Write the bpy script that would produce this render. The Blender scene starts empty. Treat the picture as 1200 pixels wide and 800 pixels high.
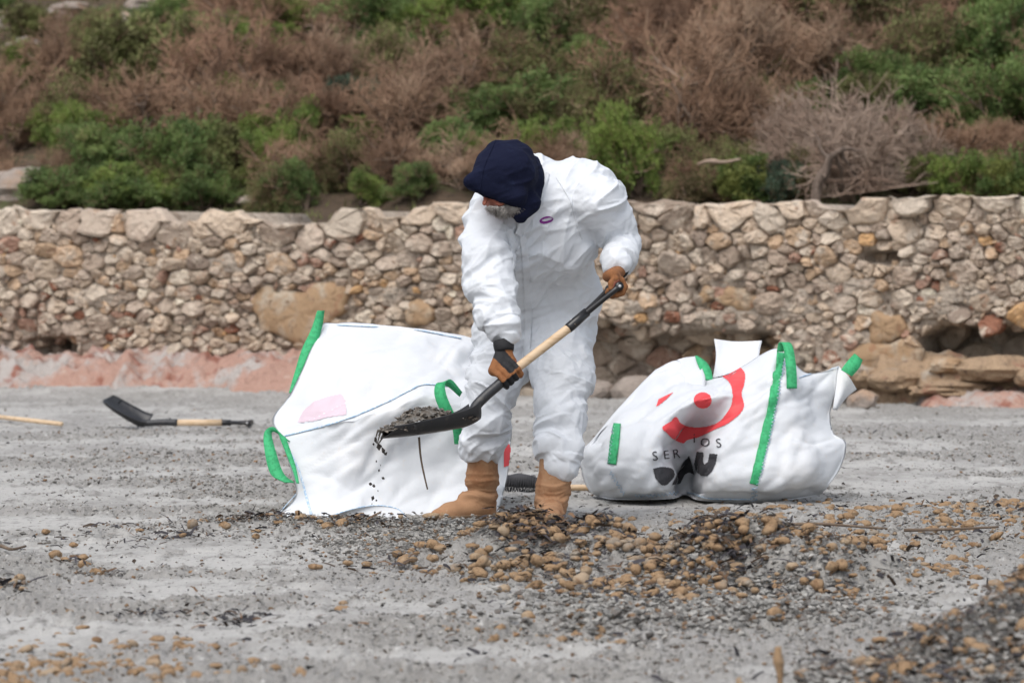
import bpy, bmesh, math, random
import numpy as np
from mathutils import Vector
from mathutils.bvhtree import BVHTree

# ------------------------------------------------------------------ camera, sky, sun
scn = bpy.context.scene
F, H, HOR = 4500.0, 1.105, 300.0          # focal length in px of a 1200 px wide frame, eye height, horizon row
cam = bpy.data.cameras.new('camera'); cam.sensor_width = 36; cam.lens = 135
cam.shift_y = -(400 - HOR) / 1200; cam.clip_end = 600; cam.clip_start = 0.5
cam.dof.use_dof = True; cam.dof.focus_distance = 15.6; cam.dof.aperture_fstop = 5.0
co = bpy.data.objects.new('camera', cam); scn.collection.objects.link(co)
co.location = (0, 0, H); co.rotation_euler = (math.pi / 2, 0, 0); scn.camera = co
SUN_EL, SUN_AZ = math.radians(58), math.radians(205)   # azimuth clockwise from +Y
w = bpy.data.worlds.new('World'); scn.world = w; w.use_nodes = True
nt = w.node_tree; bg = nt.nodes['Background']
sky = nt.nodes.new('ShaderNodeTexSky'); sky.sky_type = 'NISHITA'; sky.sun_disc = False
sky.sun_elevation = SUN_EL; sky.sun_rotation = SUN_AZ; sky.dust_density = 3.0; sky.air_density = 1.0
hs = nt.nodes.new('ShaderNodeHueSaturation'); hs.inputs['Saturation'].default_value = 0.42
nt.links.new(sky.outputs[0], hs.inputs['Color']); nt.links.new(hs.outputs[0], bg.inputs[0])
bg.inputs[1].default_value = 0.15
sl = bpy.data.lights.new('sun', 'SUN'); sl.energy = 1.2; sl.angle = math.radians(45); sl.color = (1, .97, .93)
so = bpy.data.objects.new('sun', sl); scn.collection.objects.link(so); so.location = (-5, -5, 20)
so.rotation_euler = Vector((-math.sin(SUN_AZ) * math.cos(SUN_EL), -math.cos(SUN_AZ) * math.cos(SUN_EL), -math.sin(SUN_EL))).to_track_quat('-Z', 'Y').to_euler()
vs = scn.view_settings; vs.view_transform = 'Standard'; vs.look = 'None'; vs.exposure = 0.45; vs.gamma = 1

# ------------------------------------------------------------------ helpers
rng = np.random.default_rng(7); random.seed(7)
C = scn.collection
def hsh(ix, iy, iz, seed):
    h = (ix * 374761393 + iy * 668265263 + iz * 1440662683 + seed * 974634787) & 0xffffffff
    h = ((h ^ (h >> 13)) * 1274126177) & 0xffffffff
    h = ((h ^ (h >> 16)) * 2246822519) & 0xffffffff
    return (h ^ (h >> 15)) / 4294967296.0
def vnoise(p, seed=0):
    p = np.asarray(p, float); i = np.floor(p).astype(np.int64); f = p - i
    u = f * f * f * (f * (f * 6 - 15) + 10); r = 0
    for a in (0, 1):
        for b in (0, 1):
            for c in (0, 1):
                wt = (u[:, 0] if a else 1 - u[:, 0]) * (u[:, 1] if b else 1 - u[:, 1]) * (u[:, 2] if c else 1 - u[:, 2])
                r = r + wt * hsh(i[:, 0] + a, i[:, 1] + b, i[:, 2] + c, seed)
    return r
def fbm(p, octv=4, seed=0, gain=.5):
    s, a, t = 0, 1, 0; p = np.asarray(p, float)
    for k in range(octv):
        s = s + a * vnoise(p * 2.03 ** k + 17.3 * k, seed + k); t += a; a *= gain
    return s / t
def ridge(p, octv=2, seed=0):
    s, a, t = 0, 1, 0; p = np.asarray(p, float)
    for k in range(octv):
        s = s + a * (1 - np.abs(2 * vnoise(p * 2.1 ** k + 9.1 * k, seed + k) - 1)); t += a; a *= .5
    return s / t
def crumple(p, seed=0):
    """creased-paper relief: 0 in the creases, higher on the facets"""
    p = np.asarray(p, float); i = np.floor(p).astype(np.int64); f1 = np.full(len(p), 9.0); f2 = np.full(len(p), 9.0)
    for a in (-1, 0, 1):
        for b in (-1, 0, 1):
            for c in (-1, 0, 1):
                j = i + [a, b, c]; q = j + np.stack([hsh(j[:, 0], j[:, 1], j[:, 2], seed + k) for k in (1, 2, 3)], 1); d = np.linalg.norm(p - q, axis=1)
                f2 = np.where(d < f1, f1, np.minimum(f2, d)); f1 = np.minimum(f1, d)
    return np.minimum(f2 - f1, 1)
def sstep(a, b, x): t = np.clip((x - a) / (b - a), 0, 1); return t * t * (3 - 2 * t)
def P(px, py, Y): return np.array([(px - 600) / F * Y, Y, H - (py - HOR) / F * Y])
def groundY(py): return F * H / (py - HOR)

def mesh_np(name, V, Fs, smooth=True, col=None):
    """V (n,3); Fs a list of (m,k) arrays"""
    me = bpy.data.meshes.new(name); V = np.ascontiguousarray(V, np.float32)
    if not isinstance(Fs, (list, tuple)): Fs = [Fs]
    Fs = [np.asarray(f, np.int32) for f in Fs if len(f)]
    me.vertices.add(len(V)); me.vertices.foreach_set('co', V.ravel())
    idx = np.concatenate([f.ravel() for f in Fs]); tot = np.concatenate([np.full(len(f), f.shape[1], np.int32) for f in Fs])
    st = np.concatenate([[0], np.cumsum(tot)[:-1]]).astype(np.int32)
    me.loops.add(len(idx)); me.loops.foreach_set('vertex_index', idx.astype(np.int32))
    me.polygons.add(len(tot)); me.polygons.foreach_set('loop_start', st)
    me.polygons.foreach_set('use_smooth', np.full(len(tot), bool(smooth)))
    me.update(calc_edges=True)
    if col is not None:
        a = me.color_attributes.new('tint', 'FLOAT_COLOR', 'POINT')
        cc = np.ones((len(V), 4), np.float32); cc[:, :3] = col; a.data.foreach_set('color', cc.ravel())
    return me
def link(name, me, mat=None, parent=None, loc=None):
    o = bpy.data.objects.new(name, me); C.objects.link(o)
    if mat is not None and me is not None and len(me.materials) == 0: me.materials.append(mat)
    if parent is not None: o.parent = parent
    if loc is not None: o.location = loc
    return o
def obj(name, V, Fs, mat, parent=None, origin=(0, 0, 0), smooth=True, col=None):
    V = np.asarray(V, float) - np.asarray(origin, float)
    o = link(name, mesh_np(name, V, Fs, smooth, col), mat, parent)
    if parent is None: o.location = tuple(float(v) for v in origin)
    return o
def tag(o, label, cat, group=None):
    o['label'] = label; o['category'] = cat
    if group: o['group'] = group
    return o
def kind(o, k): o['kind'] = k; return o
def empty(name, loc, label, cat, group=None):
    o = bpy.data.objects.new(name, None); C.objects.link(o); o.location = tuple(float(v) for v in loc); o.empty_display_size = .1
    return tag(o, label, cat, group)
class MB:
    """collects pieces of quads / tris into one mesh"""
    def __init__(s): s.V = []; s.Q = []; s.T = []; s.c = []; s.n = 0
    def add(s, V, Q=None, T=None, col=None):
        V = np.asarray(V, float)
        if Q is not None and len(Q): s.Q.append(np.asarray(Q) + s.n)
        if T is not None and len(T): s.T.append(np.asarray(T) + s.n)
        s.V.append(V); s.n += len(V)
        if col is not None: s.c.append(np.broadcast_to(np.asarray(col, float), (len(V), 3)))
    def get(s):
        Fs = []
        if s.Q: Fs.append(np.concatenate(s.Q))
        if s.T: Fs.append(np.concatenate(s.T))
        return np.concatenate(s.V), Fs, (np.concatenate(s.c) if s.c else None)
def unit(v): v = np.asarray(v, float); return v / (np.linalg.norm(v) + 1e-12)
def tube(pts, rad, n=12, caps=True, flat=1.0):
    pts = np.asarray(pts, float); m = len(pts); rad = np.broadcast_to(np.asarray(rad, float), (m,))
    tg = np.gradient(pts, axis=0); tg /= np.linalg.norm(tg, axis=1)[:, None]
    up = np.array([0, 0, 1.]) if abs(tg[0][2]) < .9 else np.array([0, 1., 0]); V = []
    for k in range(m):
        a = unit(np.cross(up, tg[k])); b = np.cross(tg[k], a); up = b if k else b
        th = np.arange(n) / n * 2 * math.pi
        V.append(pts[k] + rad[k] * (np.cos(th)[:, None] * a + flat * np.sin(th)[:, None] * b))
    V = np.concatenate(V); Q = []; j = np.arange(n)
    for k in range(m - 1):
        Q.append(np.stack([k * n + j, k * n + (j + 1) % n, (k + 1) * n + (j + 1) % n, (k + 1) * n + j], 1))
    T = np.zeros((0, 3), int)
    if caps:
        c0, c1 = len(V), len(V) + 1; V = np.concatenate([V, pts[:1], pts[-1:]])
        T = np.concatenate([np.stack([np.full(n, c0), (j + 1) % n, j], 1), np.stack([np.full(n, c1), (m - 1) * n + j, (m - 1) * n + (j + 1) % n], 1)])
    return V, np.concatenate(Q), T
def crom(pts, n):
    """Catmull-Rom through rows of pts, n steps per span"""
    p = np.asarray(pts, float); p = np.concatenate([2 * p[:1] - p[1:2], p, 2 * p[-1:] - p[-2:-1]]); out = []
    for k in range(1, len(p) - 2):
        t = (np.arange(n) / n).reshape((-1,) + (1,) * (p.ndim - 1))
        a, b, c, d = p[k - 1], p[k], p[k + 1], p[k + 2]
        out.append(.5 * (2 * b + (c - a) * t + (2 * a - 5 * b + 4 * c - d) * t * t + (3 * b - a - 3 * c + d) * t ** 3))
    return np.concatenate(out + [p[-2:-1]])
def gridfaces(nr, nc, off=0, flip=False):
    i, j = np.meshgrid(np.arange(nr - 1), np.arange(nc - 1), indexing='ij'); a = (i * nc + j).ravel() + off
    q = np.stack([a, a + 1, a + nc + 1, a + nc], 1)
    return q[:, ::-1] if flip else q

# ------------------------------------------------------------------ materials
def mat(name, col=(.5, .5, .5), rough=.8, noise=None, bump=None, attr=None, spec=.3, sub=None, transl=0):
    """noise: list of (scale, colour2, lo, hi, stretch) laid over the base; bump: list of (scale, strength, distance)"""
    m = bpy.data.materials.new(name); m.use_nodes = True; t = m.node_tree; b = t.nodes['Principled BSDF']
    b.inputs['Roughness'].default_value = rough; b.inputs['Specular IOR Level'].default_value = spec
    tc = t.nodes.new('ShaderNodeTexCoord'); geo = t.nodes.new('ShaderNodeNewGeometry')
    src = None
    if attr:
        a = t.nodes.new('ShaderNodeAttribute'); a.attribute_name = attr; src = a.outputs['Color']
    for (sc, c2, lo, hi, st) in (noise or []):
        mp = t.nodes.new('ShaderNodeMapping'); mp.inputs['Scale'].default_value = st
        t.links.new(geo.outputs['Position'], mp.inputs['Vector'])
        nz = t.nodes.new('ShaderNodeTexNoise'); nz.inputs['Scale'].default_value = sc; nz.inputs['Detail'].default_value = 6; nz.inputs['Roughness'].default_value = .65
        t.links.new(mp.outputs[0], nz.inputs['Vector'])
        mr = t.nodes.new('ShaderNodeMapRange'); mr.interpolation_type = 'SMOOTHSTEP'; mr.inputs[1].default_value = lo; mr.inputs[2].default_value = hi
        t.links.new(nz.outputs['Fac'], mr.inputs[0])
        mx = t.nodes.new('ShaderNodeMix'); mx.data_type = 'RGBA'
        if src is None: mx.inputs[6].default_value = (*col, 1)
        else: t.links.new(src, mx.inputs[6])
        mx.inputs[7].default_value = (*c2, 1); t.links.new(mr.outputs[0], mx.inputs[0]); src = mx.outputs[2]
    if src is None: b.inputs['Base Color'].default_value = (*col, 1)
    else: t.links.new(src, b.inputs['Base Color'])
    last = None
    for (sc, sg, di) in (bump or []):
        nz = t.nodes.new('ShaderNodeTexNoise'); nz.inputs['Scale'].default_value = sc; nz.inputs['Detail'].default_value = 5; nz.inputs['Roughness'].default_value = .6
        t.links.new(geo.outputs['Position'], nz.inputs['Vector'])
        bp = t.nodes.new('ShaderNodeBump'); bp.inputs['Strength'].default_value = sg; bp.inputs['Distance'].default_value = di
        t.links.new(nz.outputs['Fac'], bp.inputs['Height'])
        if last is not None: t.links.new(last, bp.inputs['Normal'])
        last = bp.outputs[0]
    if last is not None: t.links.new(last, b.inputs['Normal'])
    if transl:
        tr = t.nodes.new('ShaderNodeBsdfTranslucent'); ms = t.nodes.new('ShaderNodeMixShader'); ms.inputs[0].default_value = transl
        if src is None: tr.inputs[0].default_value = (*col, 1)
        else: t.links.new(src, tr.inputs[0])
        out = t.nodes['Material Output']; t.links.new(b.outputs[0], ms.inputs[1]); t.links.new(tr.outputs[0], ms.inputs[2]); t.links.new(ms.outputs[0], out.inputs[0])
    return m
ONE = (1, 1, 1)
M = {}
M['sand'] = mat('sand', (.4, .4, .4), .95, [(1.3, (.31, .30, .285), .46, .62, (1, .40, 1)), (10, (.25, .24, .225), .50, .68, (1, .3, 1)), (40, (.13, .122, .11), .56, .70, (1, .3, 1)), (26, (.50, .49, .47), .56, .72, (1, .4, 1))], [(45, .6, .022), (150, .5, .007)], attr='tint')
M['clump'] = mat('clump', (.3, .29, .27), 1, [(40, (.17, .165, .155), .45, .65, ONE)], [(150, .5, .006)], attr='tint')
M['litter'] = mat('litter', (.05, .04, .03), .8, attr='tint')
M['ball'] = mat('ball', (.33, .22, .13), 1, [(60, (.17, .112, .068), .50, .66, ONE), (6, (.39, .30, .21), .50, .66, ONE), (3.5, (.28, .24, .195), .56, .67, ONE), (9, (.21, .13, .075), .58, .68, ONE)], [(240, .8, .005), (60, .4, .008)], spec=.1)
M['stone'] = mat('stone', (.4, .33, .25), .95, [(7, (.62, .525, .425), .50, .66, ONE), (5, (.40, .265, .185), .60, .70, ONE), (26, (.22, .16, .12), .60, .72, ONE), (60, (.60, .53, .45), .62, .72, ONE)], [(22, .9, .05), (70, .7, .015)], attr='tint')
M['mortar'] = mat('mortar', (.48, .405, .33), 1, [(6, (.34, .26, .20), .50, .68, ONE), (22, (.16, .115, .085), .54, .66, ONE), (15, (.56, .48, .40), .56, .68, ONE)], [(18, .9, .06), (50, .8, .02)])
M['plaster'] = mat('plaster', (.35, .235, .14), .95, [(5, (.42, .35, .27), .48, .64, ONE), (20, (.22, .14, .08), .53, .68, ONE), (9, (.30, .17, .10), .56, .68, ONE)], [(20, .5, .03), (90, .5, .008)])
M['ochre'] = mat('ochre_rock', (.36, .255, .165), .95, [(2.5, (.42, .37, .31), .5, .62, ONE), (4, (.30, .165, .11), .56, .68, ONE), (20, (.16, .11, .08), .55, .68, ONE)], [(9, .9, .08), (45, .7, .02)])
M['redrock'] = mat('redrock', (.38, .235, .185), .95, [(2.2, (.39, .355, .33), .46, .60, ONE), (4, (.25, .105, .075), .54, .66, ONE), (14, (.46, .36, .30), .58, .74, ONE)], [(8, .8, .08), (40, .6, .02)])
M['hill'] = mat('hill', (.085, .06, .04), 1, [(.9, (.07, .085, .03), .46, .58, ONE), (3, (.15, .105, .07), .54, .68, ONE), (14, (.05, .035, .025), .5, .66, ONE)], [(9, .8, .1)])
M['paleRock'] = mat('pale_rock', (.30, .255, .22), .95, [(6, (.19, .16, .14), .45, .65, ONE), (3, (.36, .25, .175), .5, .7, ONE)], [(10, .8, .06), (50, .5, .015)])
M['trunk'] = mat('bark', (.32, .24, .185), .95, [(20, (.09, .065, .05), .45, .65, (1, 1, .3))], [(60, .7, .02)])
M['bark'] = mat('trunk_bark', (.20, .15, .12), .95, [(14, (.10, .075, .06), .45, .62, (1, 1, .25)), (30, (.30, .25, .21), .56, .7, (1, 1, .3))], [(50, .9, .03)])
M['twigA'] = mat('twig_brown', (.345, .22, .145), .95, [(1.6, (.21, .13, .085), .42, .58, ONE), (1.1, (.42, .30, .21), .52, .7, ONE)])
M['twigB'] = mat('twig_grey', (.38, .29, .23), .95, [(2.5, (.26, .18, .135), .42, .62, ONE)])
M['twigC'] = mat('twig_rust', (.34, .205, .135), .95, [(1.8, (.20, .125, .085), .42, .62, ONE)])
M['leafA'] = mat('leaf_green', (.17, .24, .075), .7, [(3, (.09, .14, .045), .42, .6, ONE), (2, (.26, .29, .10), .55, .72, ONE)], transl=.25)
M['leafB'] = mat('leaf_bright', (.22, .29, .07), .7, [(3, (.12, .18, .045), .42, .6, ONE)], transl=.25)
M['leafC'] = mat('leaf_bluegreen', (.09, .135, .085), .7, [(3, (.04, .06, .04), .42, .6, ONE)], transl=.2)
M['leafD'] = mat('leaf_olive', (.20, .215, .08), .75, [(3, (.08, .075, .03), .42, .6, ONE), (2.4, (.15, .16, .06), .55, .7, ONE)], transl=.2)
M['leafE'] = mat('leaf_yellow', (.20, .22, .06), .7, [(5, (.09, .14, .04), .45, .6, ONE)], transl=.25)
M['suit'] = mat('coverall_white', (.645, .67, .705), .55, [(4, (.60, .61, .62), .58, .78, ONE), (14, (.52, .51, .49), .68, .80, ONE)], [(22, .18, .012), (110, .12, .003)], spec=.25)
M['bag'] = mat('bag_white', (.61, .63, .655), .6, [(2.5, (.70, .70, .70), .5, .75, ONE), (9, (.56, .545, .52), .62, .80, ONE), (4, (.50, .47, .43), .66, .80, ONE), (40, (.62, .61, .60), .58, .70, ONE)], [(12, .18, .02), (90, .2, .002)], spec=.25)
M['green'] = mat('strap_green', (.05, .40, .165), .7, [(60, (.035, .30, .12), .45, .6, ONE)], [(400, .4, .002)])
M['bluethread'] = mat('thread_blue', (.36, .52, .70), .8, [(90, (.62, .70, .78), .45, .55, ONE)])
M['red'] = mat('print_red', (.72, .075, .085), .7, [(10, (.62, .10, .10), .5, .7, ONE)])
M['pink'] = mat('print_pink', (.62, .50, .56), .7)
M['ink'] = mat('print_black', (.045, .045, .05), .7, [(40, (.10, .10, .10), .55, .75, ONE)])
M['purple'] = mat('print_purple', (.20, .02, .22), .6)
M['navy'] = mat('hood_navy', (.008, .010, .026), .95, [(14, (.012, .016, .038), .5, .7, ONE)], [(30, .3, .012), (400, .3, .002)], spec=.1)
M['skin'] = mat('skin', (.30, .105, .068), .55, [(30, (.30, .09, .06), .5, .7, ONE)])
M['beard'] = mat('beard_grey', (.36, .335, .31), .95, [(60, (.20, .18, .17), .45, .62, ONE)], [(120, 1, .01)])
M['suede'] = mat('glove_suede', (.25, .105, .042), .9, [(30, (.13, .055, .025), .5, .72, ONE)], [(120, .5, .005)])
M['glove'] = mat('glove_black', (.016, .016, .018), .7, None, [(150, .4, .004)])
M['boot'] = mat('boot_leather', (.35, .195, .105), .8, [(12, (.26, .125, .06), .45, .65, ONE), (30, (.42, .29, .19), .6, .78, ONE)], [(60, .4, .008)])
M['sole'] = mat('boot_sole', (.20, .13, .08), .9, [(20, (.30, .27, .24), .5, .7, ONE)])
M['wood'] = mat('ash_wood', (.60, .45, .30), .55, [(16, (.50, .35, .21), .45, .65, (1, 1, 4))])
M['blackmetal'] = mat('black_steel', (.022, .023, .026), .45, [(25, (.06, .055, .05), .55, .72, ONE)], [(70, .3, .004)], spec=.5)
M['blackplastic'] = mat('black_plastic', (.012, .012, .013), .35, spec=.5)
M['steel'] = mat('rivet_steel', (.5, .5, .5), .4, spec=.6)
M['bristle'] = mat('bristle', (.06, .06, .065), .8)
M['stick'] = mat('stick', (.13, .095, .07), .9, [(30, (.20, .15, .11), .5, .7, ONE)])

# ------------------------------------------------------------------ ground
def wallY(X): return 32.0 - .434 * (X + 4.267)
MOUNDS = [  # px, Y, sx, sy, h
    (635, 13.6, .32, .30, .11), (560, 13.8, .28, .3, .06), (715, 13.4, .32, .3, .09), (850, 13.0, .38, .32, .12), (950, 13.0, .30, .32, .085),
    (1030, 12.8, .25, .3, .04), (430, 15.30, .35, .2, .020), (315, 15.40, .26, .16, .035), (500, 15.0, .3, .25, .015), (220, 15.3, .3, .15, .015),
    (1200, 10.2, .24, .36, .125), (1095, 10.0, .15, .26, .075), (1280, 10.4, .3, .4, .12), (1000, 16.3, 1.2, .8, .02)]
def mound(x, y):
    z = 0
    for (px, Y, sx, sy, h) in MOUNDS:
        X = (px - 600) / F * Y; z = z + h * np.exp(-((x - X) / sx) ** 2 - ((y - Y) / sy) ** 2)
    return z
def crumb(x, y):
    """0 smooth damp sand .. 1 crumbly, trampled"""
    p = np.stack([x * 1.0, y * 1.5, 0 * x], 1)
    return np.clip(sstep(.40, .60, fbm(p, 5, 5, .62)) + sstep(.01, .05, mound(x, y)), 0, 1)
_g = np.random.default_rng(12)
DENTS = [(float(_g.normal(.2, 1.4)), float(_g.uniform(12.5, 22)), float(_g.uniform(0, 3.14)), float(_g.uniform(.012, .03))) for _ in range(110)] + [(float(_g.uniform(-2, 2)), float(_g.uniform(10, 14)), float(_g.uniform(0, 3.14)), float(_g.uniform(.006, .016))) for _ in range(40)]
def gz(x, y):
    x = np.atleast_1d(np.asarray(x, float)); y = np.atleast_1d(np.asarray(y, float))
    m = mound(x, y); c = crumb(x, y); o = 0 * x
    z = m * (.6 + .8 * fbm(np.stack([x * 6, y * 5, o], 1), 4, 3, .65))
    z += .030 * (fbm(np.stack([x * .7, y * .5, o], 1), 3, 11) - .5)
    z += (.012 + .02 * c) * (fbm(np.stack([x * 5, y * 3, o], 1), 3, 21) - .5)
    for (fx, fy, fa, fd) in DENTS:
        m_ = (np.abs(x - fx) < .5) & (np.abs(y - fy) < .5)
        if m_.any():
            ca, sa = math.cos(fa), math.sin(fa); a_ = ((x[m_] - fx) * ca + (y[m_] - fy) * sa) / .15; b_ = (-(x[m_] - fx) * sa + (y[m_] - fy) * ca) / .065; q_ = a_ * a_ + b_ * b_
            z[m_] += fd * (-np.exp(-q_ ** 2) + .45 * np.exp(-((np.sqrt(q_) - 1.35) / .35) ** 2))
    z += (.003 + .040 * c) * (ridge(np.stack([x * 16, y * 9, o], 1), 3, 31) - .5)
    d = wallY(x) - y
    z += .10 * sstep(1.8, 0, d) * sstep(-.5, .5, -x - 1.5) 
    return z
ycol = np.concatenate([[-40, -20, -8, 0, 4, 7], np.exp(np.linspace(math.log(8.2), math.log(34.5), 520)), [36, 40]])
ux = np.concatenate([[-8, -4, -2, -1, -.6, -.3], np.linspace(-.19, .19, 560), [.3, .6, 1, 2, 4, 8]])
yy, uu = np.meshgrid(ycol, ux, indexing='ij'); xx = uu * np.maximum(yy, 8.2)
gV = np.stack([xx.ravel(), yy.ravel(), gz(xx.ravel(), yy.ravel())], 1)
gV[:, 2] += .016 * (rng.random(len(gV)) - .5) * crumb(gV[:, 0], gV[:, 1])
cb = crumb(gV[:, 0], gV[:, 1])[:, None]
kind(obj('beach_sand', gV, gridfaces(len(ycol), len(ux)), M['sand'], col=np.array([[.43, .42, .40]]) * (1 - cb) + np.array([[.29, .28, .262]]) * cb), 'structure')
def G(px, py, dz=0.0):
    Y = groundY(py); X = (px - 600) / F * Y; return np.array([X, Y, gz(X, Y)[0] + dz])

# ------------------------------------------------------------------ hillside behind the wall
def hillz(x, y):
    x = np.atleast_1d(np.asarray(x, float)); y = np.atleast_1d(np.asarray(y, float))
    d = y - np.maximum(wallY(x) + .6, 31.0 + 0 * x); o = 0 * x
    z = 1.22 + .30 * np.maximum(d - .6, 0) * (1 - .3 * sstep(15, 60, d))
    return z + .35 * (fbm(np.stack([x * .35, y * .35, o], 1), 3, 41) - .5) * sstep(0, 2, d) + .18 * (fbm(np.stack([x * 1.6, y * 1.6, o], 1), 3, 43) - .5)
dd = np.concatenate([np.linspace(1.06, 18, 150), np.linspace(19, 60, 40), [80, 110]])
xs = np.concatenate([[-90, -60, -40, -25, -16], np.linspace(-11, 11, 170), [16, 25, 40, 60, 90]])
D, XX = np.meshgrid(np.concatenate([[1.05], dd]), xs, indexing='ij'); YY = wallY(np.clip(XX, -14, 14)) + D; ZZ = hillz(XX.ravel(), YY.ravel()).reshape(D.shape); ZZ[0] = -.4
kind(obj('hillside', np.stack([XX.ravel(), YY.ravel(), ZZ.ravel()], 1), gridfaces(len(dd) + 1, len(xs)), M['hill']), 'structure')

# ------------------------------------------------------------------ dry stone wall
def wallpt(px, py):
    q = (np.asarray(px, float) - 600) / F; Y = 30.148 / (1 + .434 * q)
    return np.stack([q * Y, Y, H - (np.asarray(py, float) - HOR) / F * Y], -1)
WN = unit([.434, 1, 0])                  # into the wall
TOPK = [(-700, 246), (0, 245), (60, 247), (140, 245), (196, 245), (199, 262), (234, 264), (237, 246), (285, 247), (290, 256), (318, 262), (384, 263), (388, 244), (444, 243), (450, 258), (482, 256), (486, 240), (540, 239), (640, 238), (745, 237), (830, 237), (955, 234), (966, 247), (1003, 247), (1008, 233), (1100, 230), (1900, 230)]
BOTK = [(-700, 418), (0, 414), (38, 416), (44, 398), (78, 402), (90, 412), (130, 412), (200, 418), (330, 424), (420, 440), (560, 452), (600, 446), (625, 398), (690, 372), (720, 381), (800, 388), (925, 392), (932, 436), (1000, 452), (1066, 452), (1074, 396), (1100, 381), (1200, 377), (1900, 385)]
REC = [(-400, .14), (590, .14), (640, .50), (900, .5), (930, .35), (1060, .35), (1080, .62), (1600, .6)]
def tl(K, u): return np.interp(u, [k[0] for k in K], [k[1] for k in K])
_tu = np.arange(-700, 1901, 5.0); TOPK = list(zip(_tu, tl(TOPK, _tu) + 9 * (fbm(np.stack([_tu * .06, 0 * _tu, 0 * _tu], 1), 2, 59) - .5)))
PITS = [(1032, 301, 22, 7, .28), (880, 310, 10, 6, .10), (560, 300, 8, 5, .1), (205, 374, 8, 5, .08), (60, 405, 24, 9, .3), (1040, 463, 34, 9, .35), (300, 430, 10, 5, .1), (835, 396, 60, 8, .15)]
JU = np.arange(-700, 1901, 4.0); JV = 18 * (fbm(np.stack([JU * .045, 0 * JU, 0 * JU], 1), 3, 58) - .5)
def wdepth(u, v):
    jag = np.interp(u, JU, JV)
    d = sstep(-2, 10, v - tl(BOTK, u) - jag) * tl(REC, u)
    for (a, b, sa, sb, h) in PITS: d = d + h * np.exp(-((u - a) / sa) ** 4 - ((v - b) / sb) ** 4)
    return d
wall = empty('stone_wall', wallpt(600, 470), 'long low wall of rough beige rubble stones at the back of the beach', 'wall')
wo = np.array(wall.location)
us = np.arange(-640, 1842, 4.0); nv = 64
uu, tt = np.meshgrid(us, np.linspace(0, 1, nv), indexing='xy')
vv = tl(TOPK, uu) + 4 + tt * (492 - tl(TOPK, uu) - 4)
p = wallpt(uu.ravel(), vv.ravel())
dep = wdepth(uu.ravel(), vv.ravel()) + .07 * (fbm(p * [9, 9, 11], 4, 51) - .5) + .022
core = p + WN * dep[:, None]
top = core.reshape(nv, -1, 3)[0]; bk = top + WN * 1.15; bk2 = bk.copy(); bk2[:, 2] = -.2
coreV = np.concatenate([core, bk, bk2]); n = len(us)
cf = [gridfaces(nv, n)]; j = np.arange(n - 1)
cf.append(np.stack([nv * n + j, nv * n + j + 1, j + 1, j], 1)); cf.append(np.stack([(nv + 1) * n + j, (nv + 1) * n + j + 1, nv * n + j + 1, nv * n + j], 1))
obj('mortar_core', coreV, [np.concatenate(cf)[:, ::-1]], M['mortar'], wall, wo)
PATCH = [(352, 368, 44, 34), (385, 352, 26, 24), (318, 360, 20, 26), (492, 366, 17, 15), (868, 350, 26, 14), (830, 345, 10, 10), (1036, 384, 24, 22), (1100, 432, 0, 0), (1040, 420, 42, 22)]
PATCH = [q for q in PATCH if q[2]]
def inpatch(u, v): return any(((u - a) / sa) ** 2 + ((v - b) / sb) ** 2 < .8 for (a, b, sa, sb) in PATCH)
def srad(u, v):
    t = v - tl(TOPK, u)
    if wdepth(np.array([u]), np.array([v]))[0] > .3: return 13 + 8 * random.random()
    if t < 20: return 14 + 9 * random.random()
    base = 4.8 + 7.5 * random.random() ** 2.2
    if u > 640: base = 5.2 + 10 * random.random() ** 2.0
    if t < 75: base += 2
    return base
pts = []; AN = 1.28
pa = np.zeros((0, 3))
for k in range(54000):
    u = random.uniform(-630, 1830); v = random.uniform(228, 478); t = float(tl(TOPK, u))
    if v < t + 6: continue
    if v > float(tl(BOTK, u)) + 4 and not (600 < u < 935 or u > 1070 and v < 412): continue
    r = srad(u, v)
    if len(pa) and ((((pa[:, 0] - u) / AN) ** 2 + (pa[:, 1] - v) ** 2) < ((pa[:, 2] + r) * .70) ** 2).any(): continue
    pa = np.concatenate([pa, [[u, v, r]]])
def clip(poly, nx, ny, d):
    out = []; m = len(poly)
    for a in range(m):
        p0, p1 = poly[a], poly[(a + 1) % m]; s0 = p0[0] * nx + p0[1] * ny - d; s1 = p1[0] * nx + p1[1] * ny - d
        if s0 <= 0: out.append(p0)
        if s0 * s1 < 0: f = s0 / (s0 - s1); out.append((p0[0] + f * (p1[0] - p0[0]), p0[1] + f * (p1[1] - p0[1])))
    return out
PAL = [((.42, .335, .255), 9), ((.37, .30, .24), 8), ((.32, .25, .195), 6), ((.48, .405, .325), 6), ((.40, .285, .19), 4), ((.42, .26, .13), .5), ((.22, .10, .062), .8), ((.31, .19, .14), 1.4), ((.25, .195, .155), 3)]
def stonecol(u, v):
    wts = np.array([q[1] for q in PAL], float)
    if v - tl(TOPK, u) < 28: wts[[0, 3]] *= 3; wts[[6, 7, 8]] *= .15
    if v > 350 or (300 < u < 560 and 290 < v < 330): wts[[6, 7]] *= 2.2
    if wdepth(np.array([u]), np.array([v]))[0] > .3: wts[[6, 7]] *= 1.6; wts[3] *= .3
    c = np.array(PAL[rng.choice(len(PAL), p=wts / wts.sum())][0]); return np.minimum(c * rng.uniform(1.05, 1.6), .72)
stones = []
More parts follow.
